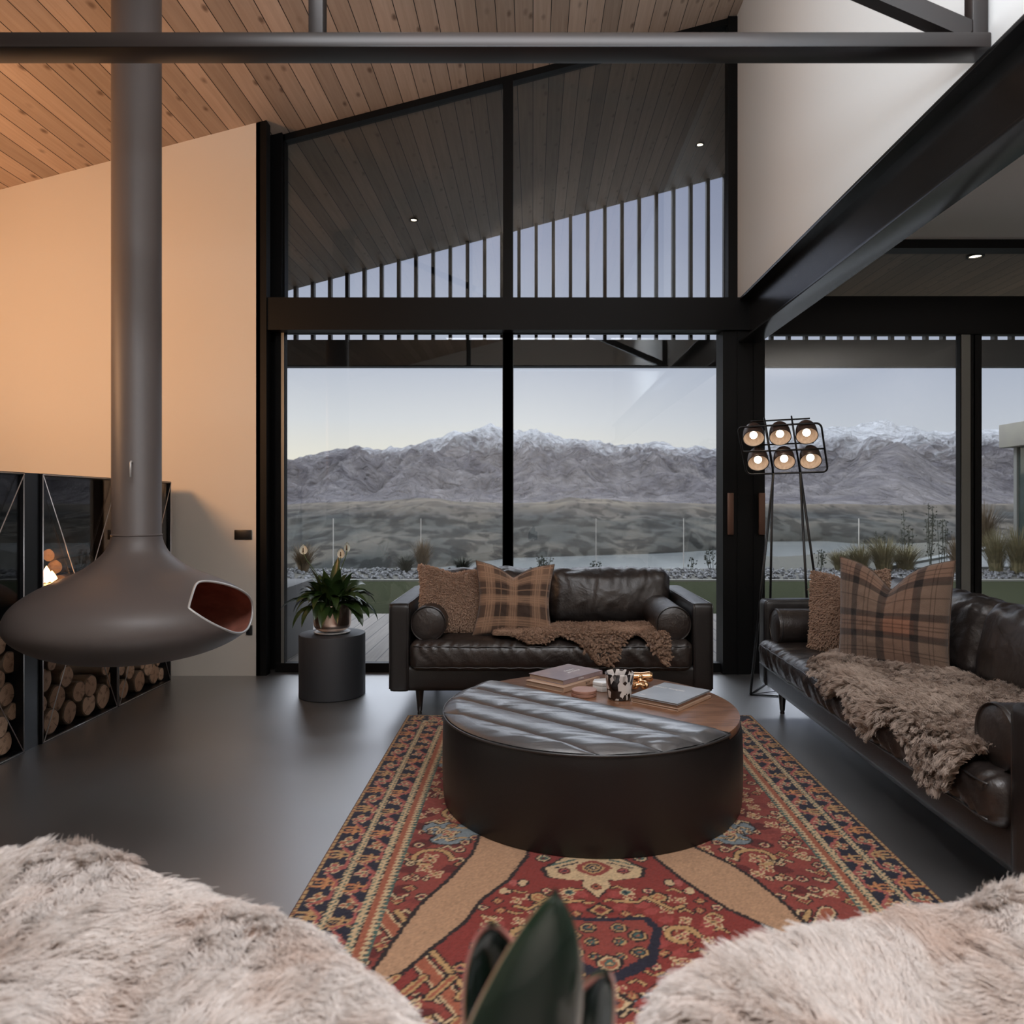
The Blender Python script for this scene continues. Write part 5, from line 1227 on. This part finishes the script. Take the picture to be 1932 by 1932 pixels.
# ------------------------------------------------------------------ fur
def fur_mat(name, root, tip, dark, sc_=6):
    m = bpy.data.materials.new(name); m.use_nodes = True; nt = m.node_tree; b = nt.nodes['Principled BSDF']; b.inputs['Roughness'].default_value = .7; b.inputs['Specular IOR Level'].default_value = .25; b.inputs['Sheen Weight'].default_value = .2
    hi = nd(nt, 'ShaderNodeHairInfo'); tcn = nd(nt, 'ShaderNodeNewGeometry'); nz = nd(nt, 'ShaderNodeTexNoise'); nz.inputs['Scale'].default_value = sc_; nz.inputs['Detail'].default_value = 3; nt.links.new(tcn.outputs['Position'], nz.inputs[0])
    c = ramp(nt, hi.outputs['Intercept'], [(0, root), (.55, tuple((a+b_)/2 for a, b_ in zip(root, tip))), (1, tip)])
    c = mixc(nt, ramp(nt, nz.outputs[0], [(.50, (0, 0, 0)), (.75, (.8,)*3)]), c, dark)
    c = mixc(nt, 1.0, c, ramp(nt, hi.outputs['Random'], [(0, (.82,)*3), (1, (1.0,)*3)]), 'MULTIPLY')
    nt.links.new(c, b.inputs['Base Color']); return m
def fur(name, surf, ntuft, per, length, radius, m, parent, flow, lie=.55, clump=.7, curl=.25, seed=0, tuft_r=.012):
    """surf(rng,n)->positions,normals ; hair curves grouped into tufts that lean along `flow`"""
    rs = np.random.RandomState(seed); Pt, Nt = surf(rs, ntuft); K = 6
    # smooth flow field with swirls
    ang = np.array([noise.noise(Vector(p*4.5)+Vector((seed, 0, 0)))*2.6 for p in Pt]); fl_ = np.array([flow(p) for p in Pt])
    ca, sa = np.cos(ang), np.sin(ang); F_ = np.stack([fl_[:, 0]*ca-fl_[:, 1]*sa, fl_[:, 0]*sa+fl_[:, 1]*ca, fl_[:, 2]], 1)
    F_ += rs.normal(0, .25, F_.shape); F_ -= Nt*(F_*Nt).sum(1, keepdims=True); F_ /= np.linalg.norm(F_, axis=1, keepdims=True)+1e-9
    D = Nt*(1-lie)+F_*lie; D /= np.linalg.norm(D, axis=1, keepdims=True); lt = length*rs.uniform(.65, 1.15, (ntuft, 1)); tip = Pt+D*lt-np.array([0, 0, 1])*lt*.10
    idx = np.repeat(np.arange(ntuft), per); n = len(idx)
    T1 = np.cross(Nt, F_); off = (F_[idx]*rs.normal(0, tuft_r, (n, 1))+T1[idx]*rs.normal(0, tuft_r, (n, 1)))
    root = Pt[idx]+off-Nt[idx]*.002; tp = tip[idx]+off*(1-clump)+rs.normal(0, .12, (n, 3))*lt[idx]*.5
    mid = root*.5+tp*.5+Nt[idx]*lt[idx]*.22
    ph = rs.uniform(0, 6.28, (ntuft, 1))[idx]+rs.normal(0, .4, (n, 1)); t = np.linspace(0, 1, K); pos = np.zeros((n, K, 3), np.float32)
    B_ = np.cross(Nt, D)[idx]
    for k, s in enumerate(t):
        q = root*(1-s)**2+2*mid*s*(1-s)+tp*s*s
        q = q+B_*np.sin(ph+s*7)*lt[idx]*curl*s*.3+Nt[idx]*np.cos(ph+s*7)*lt[idx]*curl*s*.2
        pos[:, k] = q
    h = bpy.data.hair_curves.new(name); h.add_curves([K]*n); h.attributes['position'].data.foreach_set('vector', pos.ravel())
    ra = h.attributes.new('radius', 'FLOAT', 'POINT'); rr_ = np.tile(radius*(1-.75*t**1.5), n).astype(np.float32); ra.data.foreach_set('value', rr_)
    return link(name, h, m, parent)
def patch(fn, nu, nv):
    """fn(u,v)->point ; returns sampler and grid"""
    G = np.array([[fn(i/nu, j/nv) for j in range(nv+1)] for i in range(nu+1)], np.float64)
    def surf(rs, n):
        u = rs.uniform(0, 1, n)*(nu-1e-4); v = rs.uniform(0, 1, n)*(nv-1e-4); i = u.astype(int); j = v.astype(int); fu = (u-i)[:, None]; fv = (v-j)[:, None]
        a, b_, c, d = G[i, j], G[i+1, j], G[i, j+1], G[i+1, j+1]; P = a*(1-fu)*(1-fv)+b_*fu*(1-fv)+c*(1-fu)*fv+d*fu*fv
        N_ = np.cross((b_-a)*(1-fv)+(d-c)*fv, (c-a)*(1-fu)+(d-b_)*fu); N_ /= np.linalg.norm(N_, axis=1, keepdims=True)+1e-9
        return P, N_
    return G, surf
def skin(name, label, cat, fn, nu, nv, m_skin, m_fur, flip, fkw, group=None, kind='thing'):
    G, surf = patch(fn, nu, nv)
    c = G.reshape(-1, 3).mean(0)
    t = thing(name, label, cat, tuple(c), 0, group)
    mb = MB(); mb.grid([[tuple(p) for p in R] for R in G]); o = mb.build('hide', m_skin, t, smooth=True)
    def s2(rs, n):
        P, N_ = surf(rs, n); return P, (-N_ if N_[:, 2].mean() < 0 else N_)
    fur('fleece', s2, m=m_fur, parent=t, **fkw); return t
M['hide'] = mat('hide_skin', (.30, .20, .15), .9); M['hidep'] = mat('pale_hide_skin', (.42, .30, .24), .9)
M['fur_brown'] = fur_mat('brown_fleece', (.24, .145, .09), (.55, .36, .25), (.33, .20, .13), 9)
M['fur_grey'] = fur_mat('grey_brown_fleece', (.30, .22, .17), (.62, .50, .42), (.38, .265, .20), 7)
M['fur_white'] = fur_mat('cream_fleece', (.74, .60, .52), (.95, .89, .85), (.74, .55, .45), 5)
# throw on the loveseat seat: v=0 back, v=1 front edge (some flaps over)
FRL = [(0, .84), (.08, .93), (.2, 1.06), (.3, 1.04), (.38, .95), (.48, 1.06), (.58, 1.30), (.66, 1.36), (.74, 1.02), (.82, .92), (.9, 1.15), (.96, 1.34), (1, 1.2)]
BKL = [(0, .70), (.12, .48), (.3, .22), (.45, .06), (.65, .04), (.8, .06), (.92, -.05), (1, .3)]
def seatprof(y_front, y_back, z, d, s):  # distance d from back edge of throw, wraps over the rounded front
    L_ = y_back-y_front; R = .045
    if d <= L_-R: return y_back-d, z
    a = (d-(L_-R))/R
    if a <= PI/2: return y_front+R-R*math.sin(a), z-R+R*math.cos(a)
    return y_front-.006, z-R-(d-(L_-R)-R*PI/2)
def thr1(u, v):
    x = -.23+u*1.03; b0, f0 = interp(BKL, u), interp(FRL, u); s = b0+(f0-b0)*v; d = s*.46
    y, z = seatprof(4.325, 4.79, .481, d, 0); return (x, y, z+.006+.008*noise.noise(Vector((x*6, y*6, 2))))
skin('sheepskin_throw', 'curly brown sheepskin lying across the loveseat seat and over its front edge', 'sheepskin', thr1, 60, 30, M['hide'], M['fur_brown'], True, dict(ntuft=5000, per=18, length=.032, radius=.0012, flow=lambda p: (.25, -1, 0), lie=.45, clump=.75, curl=.6, seed=1, tuft_r=.005))
FR2 = [(0, .72), (.06, .98), (.14, 1.0), (.22, 1.06), (.30, 1.12), (.38, 1.0), (.46, 1.12), (.55, 1.24), (.62, 1.08), (.72, 1.02), (.80, 1.16), (.88, 1.30), (.95, 1.22), (1, 1.0)]
BK2 = [(0, .45), (.1, .18), (.25, .10), (.5, .02), (.75, .0), (1, .1)]
def thr2(u, v):
    yy = 3.80-u*1.46; b0, f0 = interp(BK2, u), interp(FR2, u); s = b0+(f0-b0)*v; d = s*.62
    x, z = seatprof(1.352, 1.975, .466, d, 0); return (x, yy, z+.010+.014*noise.noise(Vector((x*5, yy*5, 2))))
skin('sheepskin_throw', 'grey-brown sheepskin spread along the long sofa seat', 'sheepskin', thr2, 70, 34, M['hide'], M['fur_grey'], False, dict(ntuft=4200, per=26, length=.060, radius=.0012, flow=lambda p: (-.8, -.6, 0), lie=.5, clump=.72, curl=.3, seed=2, tuft_r=.009))

# foreground sheepskins, each draped over a low upholstered stool
LCR = [(-140, 1640, 1.42), (0, 1607, 1.38), (60, 1592, 1.36), (150, 1583, 1.34), (220, 1598, 1.32), (300, 1648, 1.28), (390, 1690, 1.24), (450, 1702, 1.20), (560, 1742, 1.12), (640, 1800, 1.04), (700, 1845, .98), (738, 1895, .92), (752, 1960, .86), (756, 2080, .78)]
RCR = [(1226, 2080, .78), (1232, 1970, .86), (1240, 1880, .92), (1285, 1822, .99), (1345, 1792, 1.06), (1430, 1772, 1.12), (1510, 1757, 1.17), (1590, 1742, 1.22), (1700, 1712, 1.28), (1800, 1690, 1.31), (1845, 1664, 1.34), (1885, 1658, 1.36), (1940, 1666, 1.38), (2080, 1690, 1.42)]
def mound(CR, seed):
    pts = [W(a+(-20-45*max(0, a-400)/350 if a < 900 else 50+55*max(0, 1500-a)/270), b_+40, D) for a, b_, D in CR]
    cen = sum(pts, Vector())/len(pts); n = len(pts)-1
    def fn(u, v):
        k = min(int(u*n), n-1); f = u*n-k; p = pts[k].lerp(pts[k+1], f)
        if v < .25:      # roll down on the far side
            a = (1-v/.25)*PI/2*1.1; out = Vector((p.x-cen.x, p.y-cen.y+.25, 0)).normalized(); q = p+out*.10*math.sin(a)-Vector((0, 0, .14*(1-math.cos(a))))
        else:
            s = (v-.25)/.75; inner = Vector((cen.x*1.05, .10, p.z-.08)); q = p.lerp(inner, s*.86); q.z = p.z+(.03*math.sin(s*PI*.9) if False else 0)-.13*s-.05*s*s
            q.z += .045*noise.noise(Vector((q.x*4, q.y*4, seed)))*min(1, s*3)+.02*noise.noise(Vector((q.x*10, q.y*10, seed)))*min(1, s*3)
        return tuple(q)
    return fn
skin('sheepskin', 'cream long-haired sheepskin heaped in the bottom left corner, nearest the fireplace', 'sheepskin', mound(LCR, 3.0), 70, 50, M['hidep'], M['fur_white'], False, dict(ntuft=5200, per=34, length=.055, radius=.0008, flow=lambda p: (.9, -.45, 0), lie=.68, clump=.5, curl=.14, seed=3, tuft_r=.012))
skin('sheepskin', 'cream long-haired sheepskin heaped in the bottom right corner, in front of the long sofa', 'sheepskin', mound(RCR, 8.0), 70, 50, M['hidep'], M['fur_white'], False, dict(ntuft=5200, per=34, length=.055, radius=.0008, flow=lambda p: (-.9, -.45, 0), lie=.68, clump=.5, curl=.14, seed=4, tuft_r=.012))
for nm, x0, x1, z1 in (('left', -1.25, -.22, .40), ('right', .25, 1.22, .38)):
    t = thing('upholstered_stool', 'low black upholstered stool under the %s cream sheepskin' % nm, 'stool', ((x0+x1)/2, .7, 0))
    o = weld(cushion_mb((x1-x0, .7, .26), (12, 10, 5), .06, (0, 0, .02)).build('seat', M['leather_smooth'], t))
    for v in o.data.vertices: v.co += Vector(((x0+x1)/2, .72, z1-.20))
    for sx_ in (x0+.1, x1-.1):
        for sy_ in (.45, .99): MB().lathe([(.016, 0), (.022, z1-.32)], (sx_, sy_, 0), 16, cap0=True, cap1=True).build('leg', M['darkwood'], t, smooth=True, autos=.6)

# ------------------------------------------------------------------ glossy leaf in the foreground, potted on a small pedestal
M['gl'] = bpy.data.materials.new('glossy_green_leaf'); M['gl'].use_nodes = True; nt = M['gl'].node_tree; b = nt.nodes['Principled BSDF']; b.inputs['Roughness'].default_value = .16; b.inputs['Coat Weight'].default_value = .5
at = nd(nt, 'ShaderNodeAttribute', attribute_name='edge'); g = ramp(nt, at.outputs['Fac'], [(0, (.004, .015, .009)), (.86, (.007, .026, .014)), (.95, (.35, .28, .15)), (1, (.62, .25, .22))]); nt.links.new(g, b.inputs['Base Color'])
ped = thing('pedestal_table', 'small round black pedestal table below the glossy green plant', 'table', (.0, .58, 0))
MB().lathe([(.0005, .0), (.14, .0), (.14, .015), (.018, .025), (.018, .50), (.13, .505), (.16, .51), (.16, .53), (.0005, .53)], (0, .58, 0), 48).build('body', M['black_metal'], ped, smooth=True, autos=.6)
gp = thing('green_plant', 'glossy dark green pointed leaf buds with pink and gold edges, blurred in the foreground', 'plant', (0, .58, .53))
MB().lathe(smooth_prof([(.0005, .531), (.05, .531), (.075, .56), (.082, .62), (.07, .68), (.062, .685), (.06, .67), (.0005, .66)], 4), (0, .58, 0), 48).build('pot', M['ceramic_w'], gp, smooth=True)
def bud(name, base, tipp, width, depth, fold, bend, tw=0, sk=.35, flip=1):
    """cupped leaf: cross-section is a curled arc, wrapping round its own axis"""
    base = Vector(base); tipp = Vector(tipp); ax = (tipp-base); L_ = ax.length; ax.normalize(); side = Vector((math.cos(tw), math.sin(tw), 0)); side = (side-ax*side.dot(ax)).normalized(); nf = side.cross(ax)
    NU, NV = 40, 33; P = []; eg = []
    for i in range(NU+1):
        s = i/NU; wv = (min(1, s/.12)**.5)*(1-max(0, (s-sk)/(1-sk))**2.1)**.62; row = []; half = fold*(1-.35*s)
        off = side*bend*(s**2)+nf*0
        for j in range(NV+1):
            q = -1+2*j/NV; a = q*half; R = width*wv/max(.3, math.sin(min(half, PI/2)))
            row.append(base+ax*L_*s*(1-.02*q*q)+off+side*R*math.sin(a)+nf*(-R*depth*flip*math.cos(a))); eg.append(min(1, max(abs(q), (s-.9)*10 if False else 0))**2)
        P.append(row)
    mb = MB(); mb.grid(P); o = mb.build(name, M['gl'], gp, smooth=True)
    a_ = o.data.attributes.new('edge', 'FLOAT', 'POINT'); a_.data.foreach_set('value', np.array(eg, np.float32))
    md = o.modifiers.new('t', 'SOLIDIFY'); md.thickness = .004; md.offset = 1 if False else -1
    return o
D0 = .60
def WW(px, py, D=D0): return W(px, py, D)
b1 = WW(935, 2120); t1_ = WW(1050, 1673, .585)
bud('leaf_bud', b1, t1_, .050, .8, 1.5, .0, tw=.15, sk=.12, flip=-1)
bud('leaf_bud', WW(935, 2120, .63), WW(925, 1738, .64), .034, .7, 1.3, 0, tw=-.3, sk=.5)
bud('leaf_bud', WW(1085, 2100, .62), WW(1148, 1832, .60), .032, .8, 1.45, 0, tw=.5, sk=.35)
M['plaid'] = mat('plaid_wool', (.3, .2, .1), .95, 0, .1, attr='weave', bump=[(260, .3, U), (30, .25, U)], sheen=.3)
M['plaidseam'] = mat('brown_seam', (.10, .065, .045), .9)
pillow('teddy_pillow', 'brown teddy-fleece pillow leaning in the left corner of the loveseat', .45, .43, .17, (-.475, 4.60, .450), .30, .34, -.10, .25, M['teddy'], None, 60, 1)
pillow('plaid_pillow', 'brown and black plaid pillow standing beside the teddy pillow on the loveseat', .48, .46, .17, (-.105, 4.52, .450), .12, .30, -.06, .55, M['plaid'], plaid1, 150, 2)
pillow('teddy_pillow', 'rust teddy-fleece pillow tucked behind the plaid one on the long sofa', .48, .46, .17, (1.66, 4.02, .44), -1.05, .20, .10, .3, M['teddy'], None, 60, 3)
pillow('plaid_pillow', 'large brown tartan pillow with a deep dip on top, on the long sofa', .55, .56, .19, (1.70, 3.56, .435), -.86, .12, .02, .75, M['plaid'], plaid2, 150, 4)

M['fur_teddy'] = fur_mat('teddy_pile', (.34, .20, .13), (.70, .48, .35), (.55, .36, .25), 12)
M['fur_rust'] = fur_mat('rust_teddy_pile', (.28, .16, .11), (.56, .38, .27), (.44, .28, .19), 12)
for o, mm, sd in ((bpy.data.objects['teddy_pillow'], 'fur_teddy', 21), (bpy.data.objects['teddy_pillow.001'], 'fur_rust', 22)):
    cv = [c for c in o.children if c.name.startswith('cover')][0]; me = cv.data; nf = len(me.polygons)
    cen = np.zeros(nf*3); me.polygons.foreach_get('center', cen); nr = np.zeros(nf*3); me.polygons.foreach_get('normal', nr); ar = np.zeros(nf); me.polygons.foreach_get('area', ar); cen = cen.reshape(-1, 3); nr = nr.reshape(-1, 3)
    def sf(rs, n, cen=cen, nr=nr, ar=ar): 
        i = rs.choice(len(ar), n, p=ar/ar.sum()); return cen[i]+rs.normal(0, .003, (n, 3)), nr[i]
    f = fur('pile', sf, 12000, 7, .010, .0011, M[mm], o, lambda p: (0, 0, -1), lie=.3, clump=.8, curl=.6, seed=sd, tuft_r=.0025); f.matrix_parent_inverse = Matrix.Identity(4)
